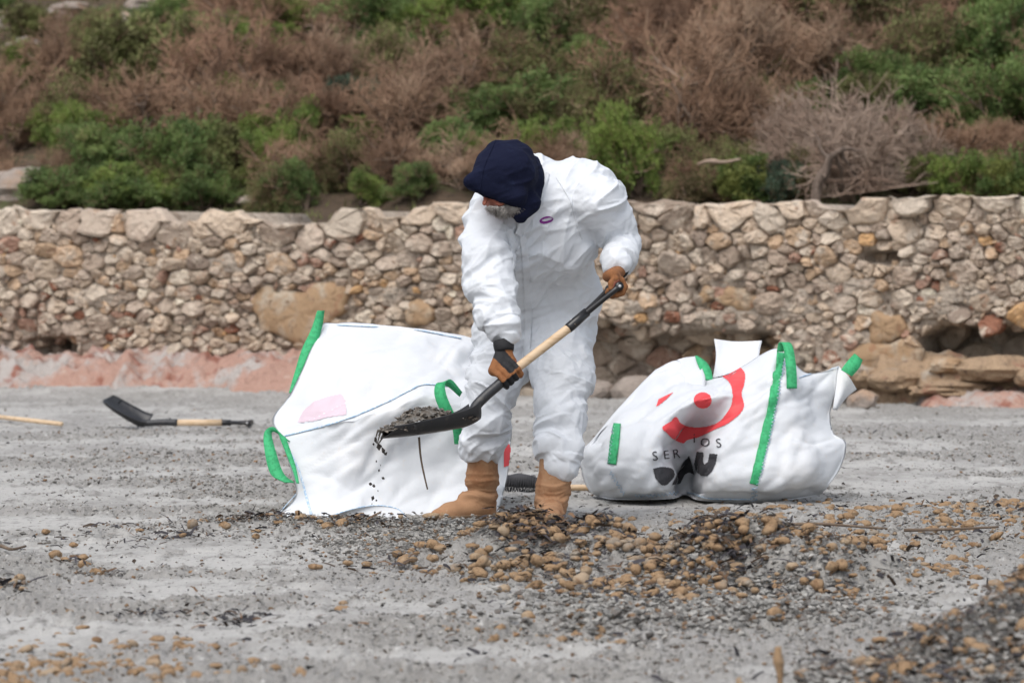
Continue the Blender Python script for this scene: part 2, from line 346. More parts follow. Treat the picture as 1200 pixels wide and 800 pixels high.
for k in range(len(pa)):
    u, v, r = pa[k]
    if inpatch(u, v): continue
    R = r * 2.1; poly = [(-R * AN, -R), (R * AN, -R), (R * AN, R), (-R * AN, R)]; poly = [(a / AN, b) for a, b in poly]
    dx = (pa[:, 0] - u) / AN; dy = pa[:, 1] - v; dist = np.hypot(dx, dy)
    for j in np.where((dist > 0) & (dist < r * 3 + 26))[0]:
        L = dist[j]; d = (L * L + r * r - pa[j, 2] ** 2) / (2 * L); poly = clip(poly, dx[j] / L, dy[j] / L, max(d, .3 * r))
        if len(poly) < 3: break
    if len(poly) < 3: continue
    pl = np.array(poly); pl[:, 0] = pl[:, 0] * AN + u; pl[:, 1] += v
    # resample to 11 points, rounded and uneven
    cen = pl.mean(0); seg = np.roll(pl, -1, 0) - pl; ln = np.hypot(*seg.T); cum = np.concatenate([[0], np.cumsum(ln)]); m = 18 if v - tl(TOPK, u) < 22 else 14 if r > 13 else (11 if r > 8 else 8)
    tpos = (np.arange(m) + rng.uniform(-.25, .25, m) + .5) / m * cum[-1]
    pt = np.stack([np.interp(tpos, cum, np.append(pl[:, 0], pl[0, 0])), np.interp(tpos, cum, np.append(pl[:, 1], pl[0, 1]))], 1)
    pt = cen + (pt - cen) * rng.uniform(.84, 1.06, (m, 1)) * (1.02 if r > 9 else 1)
    tp = tl(TOPK, pt[:, 0]); tp = np.maximum(tp, tl(TOPK, u) - 4); pt[:, 1] = np.maximum(pt[:, 1], tp + rng.uniform(-2.0, 1.5, m))
    if pt[:, 1].max() - pt[:, 1].min() < 5: continue
    cen = pt.mean(0); pr = rng.choice([.008, .022, .038, .06], p=[.25, .35, .28, .12]) * rng.uniform(.7, 1.3) + .0012 * r
    tilt = rng.normal(0, .0024, 2); rings = []
    d0 = wdepth(np.array([cen[0]]), np.array([cen[1]]))[0]
    for s, dpt in ((1.0, -.06), (.98, pr * .45), (.80, pr * .95), (.42, pr * 1.05)):
        q = cen + (pt - cen) * s
        w3 = wallpt(q[:, 0], q[:, 1]); dd_ = dpt + rng.normal(0, (.005 if s > .9 else .008) if dpt > 0 else 0, m) + ((q - cen) @ tilt) * (dpt > 0)
        rings.append(w3 + WN * (d0 - dd_)[:, None])
    ctr = wallpt(cen[0], cen[1]) + WN * (d0 - pr * rng.uniform(.95, 1.2))
    V = np.concatenate(rings + [ctr[None]]); j = np.arange(m); T = []
    Q = np.concatenate([np.stack([a * m + j, a * m + (j + 1) % m, (a + 1) * m + (j + 1) % m, (a + 1) * m + j], 1) for a in range(3)])
    T = np.stack([3 * m + j, 3 * m + (j + 1) % m, np.full(m, 4 * m)], 1)
    area = .5 * abs(np.dot(pt[:, 0], np.roll(pt[:, 1], 1)) - np.dot(pt[:, 1], np.roll(pt[:, 0], 1)))
    vis = 0 < cen[0] < 1200 and not (545 < cen[0] < 690 and 250 < cen[1] < 420)
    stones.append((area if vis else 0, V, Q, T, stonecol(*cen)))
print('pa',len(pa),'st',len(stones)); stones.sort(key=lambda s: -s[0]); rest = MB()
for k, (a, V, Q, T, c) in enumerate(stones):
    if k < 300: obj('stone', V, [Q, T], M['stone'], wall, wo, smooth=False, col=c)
    else: rest.add(V, Q, T, c)
for k in range(3400):
    u = rng.uniform(-630, 1830); v = rng.uniform(float(tl(TOPK, u)) + 4, float(tl(BOTK, u)) + 3)
    c0 = wallpt(u, v) + WN * (wdepth(np.array([u]), np.array([v]))[0] - rng.uniform(-.005, .02)); R0 = rng.uniform(.012, .034)
    o8 = np.array([[1, 0, 0], [-1, 0, 0], [0, 1, 0], [0, -1, 0], [0, 0, 1], [0, 0, -1.]]) * R0 * rng.uniform(.6, 1.3, (6, 1)) * [1.3, 1, .9]; an = rng.uniform(0, 3.14); ca, sa_ = math.cos(an), math.sin(an)
    o8 = np.stack([o8[:, 0] * ca - o8[:, 2] * sa_, o8[:, 1], o8[:, 0] * sa_ + o8[:, 2] * ca], 1)
    rest.add(c0 + o8, None, [[0, 2, 4], [2, 1, 4], [1, 3, 4], [3, 0, 4], [2, 0, 5], [1, 2, 5], [3, 1, 5], [0, 3, 5]], stonecol(u, v))
V, Fs, cc = rest.get(); kind(obj('small_stones', V, Fs, M['stone'], wall, wo, smooth=False, col=cc), 'stuff')
print('stones', len(stones))
SMEAR = [(900, 362, 50, 16), (960, 350, 34, 18), (985, 400, 40, 26), (1080, 355, 34, 12), (1140, 345, 40, 14), (820, 372, 44, 9), (740, 360, 30, 9), (1010, 335, 30, 10), (930, 405, 24, 18), (270, 310, 40, 12), (455, 345, 26, 14), (120, 350, 36, 12), (1100, 366, 30, 8), (860, 330, 30, 8), (500, 420, 30, 12)]
for (a, b, sa, sb, smear) in [q + (False,) for q in PATCH] + [q + (True,) for q in SMEAR]:
    th = np.arange(26) / 26 * 2 * math.pi; rr = 1 + .55 * (vnoise(np.stack([np.cos(th) * 2.2 + a, np.sin(th) * 2.2, 0 * th], 1), 61) - .5) + rng.uniform(-.06, .06, 26)
    V = []; S = [(1, -.05), (.97, .028), (.85, .046), (.6, .052), (.3, .055)]
    for s, dp in S:
        w3 = wallpt(a + np.cos(th) * sa * rr * s, b + np.sin(th) * sb * rr * s); V.append(w3 - WN * (dp + rng.normal(0, .012 if smear else .006, 26))[:, None] * (.55 if smear else 1.0))
    V.append((wallpt(a, b) - WN * .055)[None]); V = np.concatenate(V); j = np.arange(26)
    Q = np.concatenate([np.stack([k * 26 + j, k * 26 + (j + 1) % 26, (k + 1) * 26 + (j + 1) % 26, (k + 1) * 26 + j], 1) for k in range(4)])
    obj('plaster_patch', V, [Q, np.stack([104 + j, 104 + (j + 1) % 26, np.full(26, 130)], 1)], M['mortar'] if smear else M['plaster'], wall, wo)

# ------------------------------------------------------------------ bedrock ledges at the wall foot
def ledge(name, u0, u1, d0, hfun, m, label, seed, amp=.10):
    X0, X1 = wallpt(u0, 400)[0], wallpt(u1, 400)[0]
    a, b = np.meshgrid(np.linspace(0, 1, 46), np.linspace(0, 1, int((X1 - X0) / .03)), indexing='ij')
    x = X0 + (X1 - X0) * b.ravel(); dpt = a.ravel()
    dw = d0 * (.75 + .5 * fbm(np.stack([x * 1.5, 0 * x, 0 * x], 1), 3, seed))
    y = wallY(x) + .12 - dw * (1 - dpt)
    q = np.stack([x * 3.4, y * 3.4, 0 * x], 1)
    prof = sstep(0, .30, dpt) * (.55 + .45 * dpt)
    ends = sstep(0, .06, b.ravel()) * sstep(1, .94, b.ravel())
    z = -.05 + (hfun(x) + .05) * prof * ends + .07 * (ridge(q * 4, 3, seed + 8) - .5) * sstep(0, .12, dpt) * ends + amp * (ridge(q, 4, seed + 3) - .55) * sstep(0, .1, dpt) * ends
    return tag(obj(name, np.stack([x, y, z], 1), gridfaces(46, len(x) // 46), m, None, (float(x.mean()), float(y.mean()), 0)), label, 'rock')
ledge('rock_ledge', -640, 440, 1.15, lambda x: .30 + 0 * x, M['redrock'], 'reddish pink bedrock ledge with grey patches under the long wall beside the tipped bag', 71, .26)
ledge('rock_ledge', 1060, 1530, 1.0, lambda x: .14 + 0 * x, M['redrock'], 'low red bedrock ledge below the ochre block, beyond the printed bag', 81)
ledge('rock_block', 1000, 1530, .42, lambda x: .36 + .06 * np.sin(x * 3), M['ochre'], 'ochre weathered rock block under the overhanging foot of the wall', 91, .17)
def rockmesh(r, seed, m, name, loc, label, cat='rock', group=None, subd=3):
    bm = bmesh.new(); bmesh.ops.create_icosphere(bm, subdivisions=subd, radius=1); V = np.array([v.co[:] for v in bm.verts]); Fc = np.array([[v.index for v in f.verts] for f in bm.faces]); bm.free()
    n_ = 1 + .7 * (fbm(V * 1.3 + seed, 3, seed) - .5) + .38 * (ridge(V * [2, 2, 4] + seed, 3, seed + 9) - .5); V = V * n_[:, None] * np.array(r)
    return tag(obj(name, V + np.array(loc), Fc, m, None, loc, smooth=False), label, cat, group)
# loose stones fallen under the overhang
for k, (u, v, r) in enumerate([(655, 462, 20), (700, 465, 16), (742, 466, 22), (790, 468, 18), (835, 470, 20), (885, 472, 16), (640, 440, 14), (935, 474, 17), (965, 476, 13), (1010, 478, 15)]):
    Y = groundY(v) ; rr = r * 28.5 / F
    q = np.array([(u - 600) / F * Y, min(Y, float(wallY((u - 600) / F * Y)) - .05), 0.0]); q[2] = rr * .5
    rockmesh((rr * 1.25, rr, rr * .8), 100 + k, M['stone'] if False else M['paleRock'], 'loose_stone', q, 'loose fallen stone on the sand under the overhanging wall foot', 'stone', 'fallen stones under the wall overhang', 2)

for k, (u, v, rx, rz) in enumerate([(1012, 440, 26, 20), (1060, 446, 26, 16), (1120, 428, 22, 10), (1180, 432, 36, 18), (1130, 456, 44, 12), (985, 458, 20, 13), (1240, 440, 30, 18)]):
    q = wallpt(u, v); q = q - WN * (.30 if v > 430 else .12); s2 = q[1] / F; q[2] = H - (v - HOR) / F * q[1]
    rockmesh((rx * s2 * 1.15, rx * s2 * .8, rz * s2 * .85), 140 + k, [M['ochre'], M['ochre'], M['plaster']][k % 3], 'rock', q, 'blocky eroded rock bedded in the ochre outcrop under the wall', 'rock', 'eroded rocks under the wall overhang', 3)
# ------------------------------------------------------------------ shrubs
def segs_mesh(P0, P1, R0, R1):
    """many 3-sided tapered twigs at once"""
    P0, P1 = np.array(P0), np.array(P1); R0, R1 = np.array(R0)[:, None], np.array(R1)[:, None]
    t = P1 - P0; t /= np.linalg.norm(t, axis=1)[:, None] + 1e-9
    up = np.where(np.abs(t[:, 2:3]) < .9, [[0, 0, 1.]], [[1., 0, 0]]); a = np.cross(t, up); a /= np.linalg.norm(a, axis=1)[:, None]; b = np.cross(t, a)
    V = []
    for (Q, R) in ((P0, R0), (P1, R1)):
        for k in range(3):
            th = k * 2.0944; V.append(Q + R * (math.cos(th) * a + math.sin(th) * b))
    n = len(P0); V = np.stack(V, 1).reshape(-1, 3); base = np.arange(n)[:, None] * 6
    Q = np.concatenate([base + np.array([[k, (k + 1) % 3, 3 + (k + 1) % 3, 3 + k]]) for k in range(3)])
    return V, Q
def grow(seed, nmain=9, spread=.8, levels=4, kids=(5, 6, 5), h=1.0, r0=.022, up=.25, fine=.0035, wig=.35):
    """branching skeleton in a unit bush; returns segment lists per class and tips"""
    g = np.random.default_rng(seed); out = {0: [], 1: []}; tips = []
    stack = []
    for k in range(nmain):
        az = 2 * math.pi * (k + g.random() * .8) / nmain; el = g.uniform(.25, 1.25) if spread > .5 else g.uniform(.7, 1.4)
        d = np.array([math.cos(az) * math.cos(el), math.sin(az) * math.cos(el), math.sin(el)])
        stack.append((np.array([g.normal(0, .04), g.normal(0, .04), -.05]), d, .42 * g.uniform(.8, 1.2), r0 * g.uniform(.6, 1.1), 0))
    while stack:
        p, d, L, r, lv = stack.pop()
        ns = 3 if lv < 2 else 2; q = p.copy(); path = [q.copy()]
        for s in range(ns):
            d = unit(d + g.normal(0, wig * .55, 3) + np.array([0, 0, up * .25])); q2 = q + d * L / ns
            q2[2] = max(q2[2], .02)
            ra, rb = r * (1 - .45 * s / ns), r * (1 - .45 * (s + 1) / ns)
            out[0 if lv < 2 else 1].append((q, q2, max(ra, fine), max(rb, fine * .6))); q = q2; path.append(q.copy())
        if lv < levels - 1:
            for c in range(kids[lv]):
                f = g.uniform(.35, 1.0); i = min(int(f * ns), ns - 1); st = path[i] + (path[i + 1] - path[i]) * (f * ns - i)
                dd_ = unit(d * .75 + g.normal(0, .62, 3) + np.array([0, 0, up]))
                stack.append((st, dd_, L * g.uniform(.5, .75), r * .5, lv + 1))
        else: tips.append((q, d))
    return out, tips
def shrub_proto(seed, twigmat, leafmat=None, leafn=9, leafs=.04, stemmat=None, **kw):
    out, tips = grow(seed, **kw)
    res = []
    a = list(zip(*out[0])); V, Q = segs_mesh(*a); res.append(('stem', mesh_np('stem', V, Q), stemmat or M['trunk']))
    a = list(zip(*out[1])); V, Q = segs_mesh(*a); res.append(('twigs', mesh_np('twigs', V, Q), twigmat))
    if leafmat:
        g = np.random.default_rng(seed + 1); tp = np.array([t[0] for t in tips]); td = np.array([t[1] for t in tips])
        n = len(tp) * leafn; c = np.repeat(tp, leafn, 0) - np.repeat(td, leafn, 0) * g.random((n, 1)) * .09 + g.normal(0, .022, (n, 3))
        d = np.repeat(td, leafn, 0) * .7 + g.normal(0, .6, (n, 3)) + [0, 0, .25]; d /= np.linalg.norm(d, axis=1)[:, None]
        s = np.cross(d, g.normal(0, 1, (n, 3))); s /= np.linalg.norm(s, axis=1)[:, None]; ln = leafs * g.uniform(.6, 1.3, (n, 1)); wd = ln * .22
        V = np.stack([c, c + d * ln * .5 + s * wd, c + d * ln, c + d * ln * .5 - s * wd], 1).reshape(-1, 3)
        res.append(('foliage', mesh_np('foliage', V, np.arange(4 * n).reshape(n, 4)), leafmat))
    return res
D_ = dict(nmain=11, levels=4, kids=(6, 6, 6), up=.12)
PRO = {
    'brown': [shrub_proto(s, M['twigA'], **D_) for s in (201, 202, 203)],
    'rust': [shrub_proto(s, M['twigC'], **D_) for s in (211, 212)],
    'grey': [shrub_proto(s, M['twigB'], stemmat=M['twigB'], **D_) for s in (221, 222)],
    'mixed': [shrub_proto(s, M['twigA'], M['leafD'], 7, .035, **D_) for s in (231, 232)],
    'green': [shrub_proto(s, M['twigA'], M['leafA'], 18, .042, nmain=10, levels=4, kids=(5, 5, 5), up=.3) for s in (241, 242)],
    'bright': [shrub_proto(s, M['twigA'], M['leafB'], 18, .042, nmain=10, levels=4, kids=(5, 5, 5), up=.35) for s in (251, 252)],
    'blue': [shrub_proto(s, M['twigA'], M['leafC'], 12, .05, nmain=10, levels=4, kids=(5, 5, 5), up=.3) for s in (261,)],
    'olive': [shrub_proto(s, M['twigA'], M['leafD'], 12, .055, nmain=10, levels=4, kids=(5, 5, 5), up=.3) for s in (271, 272)],
    'yellow': [shrub_proto(s, M['leafD'], M['leafE'], 12, .055, nmain=10, levels=4, kids=(5, 5, 5), up=.4) for s in (281,)],
}
LAB = {'brown': 'bare dead brown shrub of dense fine twigs on the slope behind the wall', 'rust': 'rust brown dead bush of thin twigs on the slope above the wall',
       'grey': 'pale grey brown leafless bush with dense twigs behind the wall', 'mixed': 'half dry brown shrub with sparse olive leaves on the slope',
       'green': 'mid green leafy evergreen shrub on the slope behind the wall', 'bright': 'bright green leafy bush among dead brown shrubs on the slope',
       'blue': 'dark bluish green shrub with dense small leaves on the slope', 'olive': 'olive green rounded shrub on the slope among brown bushes',
       'yellow': 'yellow green low bush just behind the top of the wall'}
def hillhit(px, py):
    Ys = np.linspace(28.5, 75, 1400); X = (px - 600) / F * Ys; Z = H - (py - HOR) / F * Ys
    hz = hillz(X, Ys); ok = (Ys > wallY(X) + .75) & (Z <= hz + .0); i = np.argmax(ok) if ok.any() else len(Ys) - 1
    return np.array([X[i], Ys[i], hz[i]])
NS = {}; SHR = []
DESC = {'brown': 'dead brown', 'rust': 'rust brown', 'grey': 'pale grey brown', 'mixed': 'half dry', 'green': 'mid green', 'bright': 'bright green', 'blue': 'dark blue green', 'olive': 'olive', 'yellow': 'yellow green'}
def shrub(px, py, wpx, hpx, typ, label=None):
    q = hillhit(px, py); sc = q[1] / F; k = NS.get(typ, 0); NS[typ] = k + 1; pr = PRO[typ][k % len(PRO[typ])]
    e = empty('shrub', q, label or LAB[typ], 'shrub', None if label else typ + ' shrubs on the slope')
    e.rotation_euler = (rng.normal(0, .16), rng.normal(0, .16), rng.uniform(0, 6.28)); e.scale = (wpx * sc / 1.35 * rng.uniform(.85, 1.2), wpx * sc / 1.35 * rng.uniform(.85, 1.15), hpx * sc / .66 * rng.uniform(.85, 1.2))
    for (nm, me, m) in pr: link(nm, me, m, e)
    SHR.append((e, px, py, wpx, hpx, typ, label)); return e
S = shrub
# far rows first (px, base row, width, height)
for a in [(20, -18, 150, 60, 'olive'), (140, -12, 130, 60, 'brown'), (235, 12, 120, 70, 'green'), (330, 0, 190, 90, 'mixed'), (420, 5, 170, 80, 'olive'), (500, 10, 150, 70, 'bright'), (590, 30, 170, 70, 'bright'), (650, 20, 130, 70, 'bright'),
          (720, 10, 220, 110, 'brown'), (820, 0, 220, 100, 'rust'), (930, 5, 220, 90, 'brown'), (1040, 0, 200, 90, 'mixed'), (1120, 10, 170, 80, 'olive'), (1190, 5, 150, 80, 'green'), (-40, 20, 120, 60, 'green'), (1270, 20, 200, 90, 'brown'),
          (40, 48, 100, 42, 'olive'), (115, 52, 90, 30, 'green'), (205, 45, 110, 50, 'green'), (300, 60, 180, 100, 'rust'), (395, 55, 150, 80, 'brown'), (455, 60, 140, 70, 'green'), (545, 60, 170, 70, 'bright'), (640, 66, 150, 70, 'green'),
          (700, 60, 160, 90, 'mixed'), (780, 60, 220, 130, 'brown'), (890, 55, 200, 110, 'rust'), (1000, 60, 220, 90, 'mixed'), (1100, 65, 170, 90, 'rust'), (1175, 55, 140, 75, 'bright'),
          (-20, 110, 150, 75, 'brown'), (60, 118, 150, 80, 'brown'), (140, 118, 170, 80, 'olive'), (215, 110, 130, 75, 'olive'), (270, 130, 220, 120, 'rust'), (370, 120, 200, 110, 'brown'), (455, 115, 150, 70, 'mixed'),
          (530, 125, 190, 100, 'brown'), (620, 118, 180, 80, 'mixed'), (690, 110, 130, 60, 'green'), (760, 120, 230, 140, 'rust'), (860, 120, 230, 140, 'brown'), (960, 110, 200, 95, 'brown'), (1060, 105, 180, 80, 'mixed'), (1160, 105, 180, 85, 'green'), (1250, 110, 200, 100, 'brown'),
          (10, 168, 160, 85, 'brown'), (95, 165, 140, 60, 'mixed'), (180, 172, 200, 90, 'brown'), (270, 180, 180, 100, 'brown'), (350, 172, 180, 80, 'rust'), (405, 150, 120, 60, 'blue'), (470, 175, 190, 90, 'brown'), (560, 160, 150, 55, 'green'), (640, 158, 170, 62, 'green'),
          (720, 165, 180, 80, 'mixed'), (800, 185, 230, 150, 'brown'), (870, 175, 190, 120, 'brown'), (1180, 165, 170, 80, 'green'), (1090, 150, 170, 60, 'green'),
          (120, 215, 150, 55, 'green'), (200, 222, 160, 72, 'green'), (260, 215, 110, 70, 'olive'), (350, 226, 150, 62, 'brown'), (400, 222, 120, 58, 'mixed'), (470, 215, 150, 60, 'brown'), (540, 222, 140, 55, 'brown'), (620, 230, 180, 70, 'brown'), (690, 222, 140, 60, 'brown'),
          (60, 246, 130, 42, 'green'), (150, 250, 150, 48, 'green'), (240, 248, 110, 40, 'green'), (820, 232, 150, 60, 'brown'), (1040, 215, 190, 95, 'grey'), (930, 205, 150, 80, 'grey'), (1130, 205, 180, 70, 'brown')]:
    S(*a)
gs = np.random.default_rng(99)
for k in range(26):
    S((-420 + 30 * k) if k < 13 else (1290 + 30 * (k - 13)), gs.uniform(20, 240), gs.uniform(150, 230), gs.uniform(60, 110), ['brown', 'green', 'mixed', 'rust', 'olive'][k % 5])
for k in range(110):
    px_ = gs.uniform(-20, 1220); py_ = gs.uniform(35, 246)
    S(px_, py_, gs.uniform(70, 125), gs.uniform(32, 55), ['brown', 'mixed', 'bright', 'mixed', 'green', 'olive', 'green', 'brown', 'bright'][int(gs.integers(9))])
S(745, 230, 125, 80, 'bright', 'bright green rounded bush just behind the wall beside the bent worker')
S(985, 232, 250, 138, 'grey', 'big pale grey brown bare bush with gnarled trunk behind the notch in the wall')
S(870, 240, 120, 52, 'yellow', 'low yellow green bush behind the wall below a fallen pale log')
S(915, 242, 90, 48, 'blue', 'low dark blue green bush behind the wall next to the gnarled trunk')
S(1130, 238, 130, 55, 'bright', 'leafy bright green bush with yellow tips behind the wall right of the bare bush')
S(1180, 240, 110, 48, 'yellow', 'yellow flowered green bush behind the wall past the bare bush')
S(1250, 240, 160, 80, 'green')
for (e, px, py, wpx, hpx, typ, label) in SHR:
    if label: continue
    near = min((o_ for o_ in SHR if o_[0] is not e and o_[5] != typ), key=lambda o_: (o_[1] - px) ** 2 + 2 * (o_[2] - py) ** 2)
    size = 'broad' if wpx >= 190 else ('small' if wpx < 140 else 'medium'); row = 'just behind the wall' if py > 200 else ('low on the slope' if py > 140 else ('halfway up the slope' if py > 85 else ('high on the slope' if py > 30 else 'at the top of the slope')))
    e['label'] = size + ' ' + DESC[typ] + (' twiggy bush ' if typ in ('brown', 'rust', 'grey') else ' leafy bush ') + row + ' beside ' + ('an ' if DESC[near[5]][0] in 'aeiou' else 'a ') + DESC[near[5]] + ' one'
# gnarled trunk and a fallen log
q = hillhit(965, 236) - [0, .5, 0]; sc = q[1] / F
def hp(px, py, dy=0): return np.array([(px - 600) / F * (q[1] + dy), q[1] + dy, H - (py - HOR) / F * (q[1] + dy)])
V, Q, T = tube(crom([hp(955, 250), hp(957, 228), hp(965, 202), hp(972, 186), hp(990, 177), hp(1012, 176)], 6), np.interp(np.linspace(0, 1, 31), [0, .3, .6, 1], [7.5 * sc, 6 * sc, 4.5 * sc, 1.2 * sc]), 9)
V += .05 * (np.stack([vnoise(V * 9, 3), vnoise(V * 9, 4), vnoise(V * 9, 5)], 1) - .5)
t = empty('tree_trunk', hp(956, 250), 'gnarled brown trunk bending over in the notch of the wall', 'trunk'); to = np.array(t.location)
obj('main_trunk', V, [Q, T], M['bark'], t, to)
for path in ([(972, 190), (962, 172), (950, 150)], [(984, 179), (1000, 205), (1012, 246)], [(978, 182), (984, 205), (985, 246)]):
    V, Q, T = tube(crom([hp(a, b, .15 * k) for k, (a, b) in enumerate(path)], 5), np.linspace(2.4, .8, 11) * sc, 6); V += .05 * (np.stack([vnoise(V * 9, 3), vnoise(V * 9, 4), vnoise(V * 9, 5)], 1) - .5); obj('limb', V, [Q, T], M['bark'], t, to)
V, Q, T = tube(crom([hp(818, 193, -.3), hp(830, 189, -.33), hp(848, 190, -.36), hp(868, 186, -.4)], 6), np.interp(np.linspace(0, 1, 19), [0, .5, 1], [2 * sc, 3 * sc, 1.2 * sc]), 8); V += .02 * (vnoise(V * 12, 6)[:, None] - .5)
tag(obj('fallen_log', V, [Q, T], M['twigB'], None, hp(840, 192, -.3)), 'short pale fallen log lying among the brown shrubs', 'log')
for k, (px, py, rx, rz) in enumerate([(25, 222, 40, 26), (60, 25, 26, 12), (150, 30, 22, 12), (30, 55, 20, 10), (170, 10, 24, 12), (85, 12, 30, 10), (300, 238, 20, 8), (5, 30, 20, 14)]):
    q2 = hillhit(px, py); s2 = q2[1] / F
    rockmesh((rx * s2, rx * s2, rz * s2), 300 + k, M['paleRock'], 'boulder', q2, 'broad pale grey boulder behind the left end of the wall' if k == 0 else 'pale weathered rock showing through the low plants on the slope', 'rock', None if k == 0 else 'pale rocks on the slope')
# grass and low plants over the slope
n = 9000; gx = rng.uniform(-9, 9, n); gd = rng.uniform(.7, 16, n); gy = wallY(gx) + gd; keep = fbm(np.stack([gx * .8, gy * .8, 0 * gx], 1), 3, 77) > .5
gx, gy = gx[keep], gy[keep]; n = len(gx); base = np.stack([gx, gy, hillz(gx, gy) - .02], 1); nb = 6
b0 = np.repeat(base, nb, 0) + rng.normal(0, .05, (n * nb, 3)) * [1, 1, 0]; dr = rng.normal(0, .5, (n * nb, 3)); dr[:, 2] = 1; dr *= rng.uniform(.04, .11, (n * nb, 1)); sd = np.cross(dr, rng.normal(0, 1, dr.shape)); sd *= .009 / np.linalg.norm(sd, axis=1)[:, None]
V = np.stack([b0 - sd, b0 + sd, b0 + dr], 1).reshape(-1, 3)
o = obj('grass', V, np.arange(len(V)).reshape(-1, 3), M['leafD']); kind(tag(o, 'low green grass and weeds between the shrubs on the slope', 'grass'), 'stuff')

# ------------------------------------------------------------------ signed-distance sculpting
class SDF:
    def __init__(s, lo, hi, h):
        s.lo = np.array(lo, float); s.h = h; s.n = np.ceil((np.array(hi) - s.lo) / h).astype(int) + 1
        s.ax = [(s.lo[k] + np.arange(s.n[k]) * h) for k in range(3)]; s.f = np.full(s.n, .25, np.float32)
    def block(s, lo, hi):
        a = [max(0, int((lo[k] - s.lo[k]) / s.h)) for k in range(3)]; b = [min(s.n[k], int((hi[k] - s.lo[k]) / s.h) + 2) for k in range(3)]
        sl = tuple(slice(a[k], max(a[k], b[k])) for k in range(3))
        return sl, np.stack(np.meshgrid(*[s.ax[k][sl[k]] for k in range(3)], indexing='ij'), -1).astype(np.float32)
    def _comb(s, sl, d, k, sub):
        f = s.f[sl]
        if sub: d = -d; hh = np.clip(.5 - .5 * (d - f) / k, 0, 1) ; s.f[sl] = f * hh + d * (1 - hh) + k * hh * (1 - hh)
        else: hh = np.clip(.5 + .5 * (d - f) / k, 0, 1); s.f[sl] = d * (1 - hh) + f * hh - k * hh * (1 - hh)
    def cone(s, a, ra, b, rb, k=.03, sub=False):
        a, b = np.asarray(a, np.float32), np.asarray(b, np.float32); m = max(ra, rb) + 2 * k + .03
        sl, p = s.block(np.minimum(a, b) - m, np.maximum(a, b) + m)
        ab = b - a; t = np.clip(((p - a) @ ab) / (ab @ ab + 1e-9), 0, 1); d = np.linalg.norm(p - a - t[..., None] * ab, axis=-1) - (ra + (rb - ra) * t)
        s._comb(sl, d, k, sub); return s
    def ell(s, c, r, k=.03, R=None, sub=False):
        c = np.asarray(c, np.float32); r = np.asarray(r, np.float32); m = r.max() + 2 * k + .03; sl, p = s.block(c - m, c + m); q = p - c
        if R is not None: q = q @ np.asarray(R, np.float32)
        e = np.linalg.norm(q / r, axis=-1); e2 = np.linalg.norm(q / (r * r), axis=-1); s._comb(sl, e * (e - 1) / (e2 + 1e-6), k, sub); return s
    def half(s, p0, nrm, k=.01):
        """keep the side the normal points away from"""
        sl, p = s.block(s.lo, s.lo + s.n * s.h); s._comb(sl, -((p - np.asarray(p0, np.float32)) @ np.asarray(unit(nrm), np.float32)), k, True); return s
    def mesh(s, smooth=1):
        f = s.f; f[0] = f[-1] = .1; f[:, 0] = f[:, -1] = .1; f[:, :, 0] = f[:, :, -1] = .1
        S_ = f < 0; nx, ny, nz = f.shape; cnt = np.zeros((nx - 1, ny - 1, nz - 1), np.int8)
        for a in (0, 1):
            for b in (0, 1):
                for c in (0, 1): cnt += S_[a:nx - 1 + a, b:ny - 1 + b, c:nz - 1 + c]
        act = np.argwhere((cnt > 0) & (cnt < 8)); idx = np.full(cnt.shape, -1, np.int64); idx[tuple(act.T)] = np.arange(len(act))
        pos = np.zeros((len(act), 3)); num = np.zeros(len(act))
        cs = [(a, b, c) for a in (0, 1) for b in (0, 1) for c in (0, 1)]
        for p_ in cs:
            for d in range(3):
                if p_[d]: continue
                q_ = list(p_); q_[d] = 1; A = act + p_; B = act + q_; fa = f[tuple(A.T)]; fb = f[tuple(B.T)]; m = (fa < 0) != (fb < 0)
                t = fa[m] / (fa[m] - fb[m]); v = np.tile(np.array(p_, float), (m.sum(), 1)); v[:, d] = t; pos[m] += v; num[m] += 1
        V = s.lo + (act + pos / num[:, None]) * s.h; Q = []
        for d in range(3):
            e1, e2 = [(1, 2), (2, 0), (0, 1)][d]
            sa = [slice(None)] * 3; sb = [slice(None)] * 3; sa[d] = slice(0, -1); sb[d] = slice(1, None)
            A, B = S_[tuple(sa)], S_[tuple(sb)]; e = np.argwhere(A != B); ok = (e[:, e1] > 0) & (e[:, e2] > 0) & (e[:, e1] < f.shape[e1] - 1) & (e[:, e2] < f.shape[e2] - 1); e = e[ok]
            o1 = np.zeros(3, int); o1[e1] = 1; o2 = np.zeros(3, int); o2[e2] = 1
            q = np.stack([idx[tuple((e - o1 - o2).T)], idx[tuple((e - o2).T)], idx[tuple(e.T)], idx[tuple((e - o1).T)]], 1)
            fl = ~A[tuple(e.T)]; q[fl] = q[fl][:, ::-1]; Q.append(q)
        Q = np.concatenate(Q)
        for _ in range(smooth):
            acc = np.zeros_like(V); num = np.zeros(len(V))
            for k in range(4):
                np.add.at(acc, Q[:, k], V[Q[:, (k + 1) % 4]]); np.add.at(num, Q[:, k], 1)
            V = .5 * V + .5 * acc / num[:, None]
        return V, Q
def vnormals(V, Q):
    n = np.cross(V[Q[:, 2]] - V[Q[:, 0]], V[Q[:, 3]] - V[Q[:, 1]]); N = np.zeros_like(V)
    for k in range(4): np.add.at(N, Q[:, k], n)
    return N / (np.linalg.norm(N, axis=1)[:, None] + 1e-12)
def bvh(V, Q): return BVHTree.FromPolygons([Vector(v) for v in V], [tuple(int(i) for i in q) for q in Q])
EYE = Vector((0, 0, H))
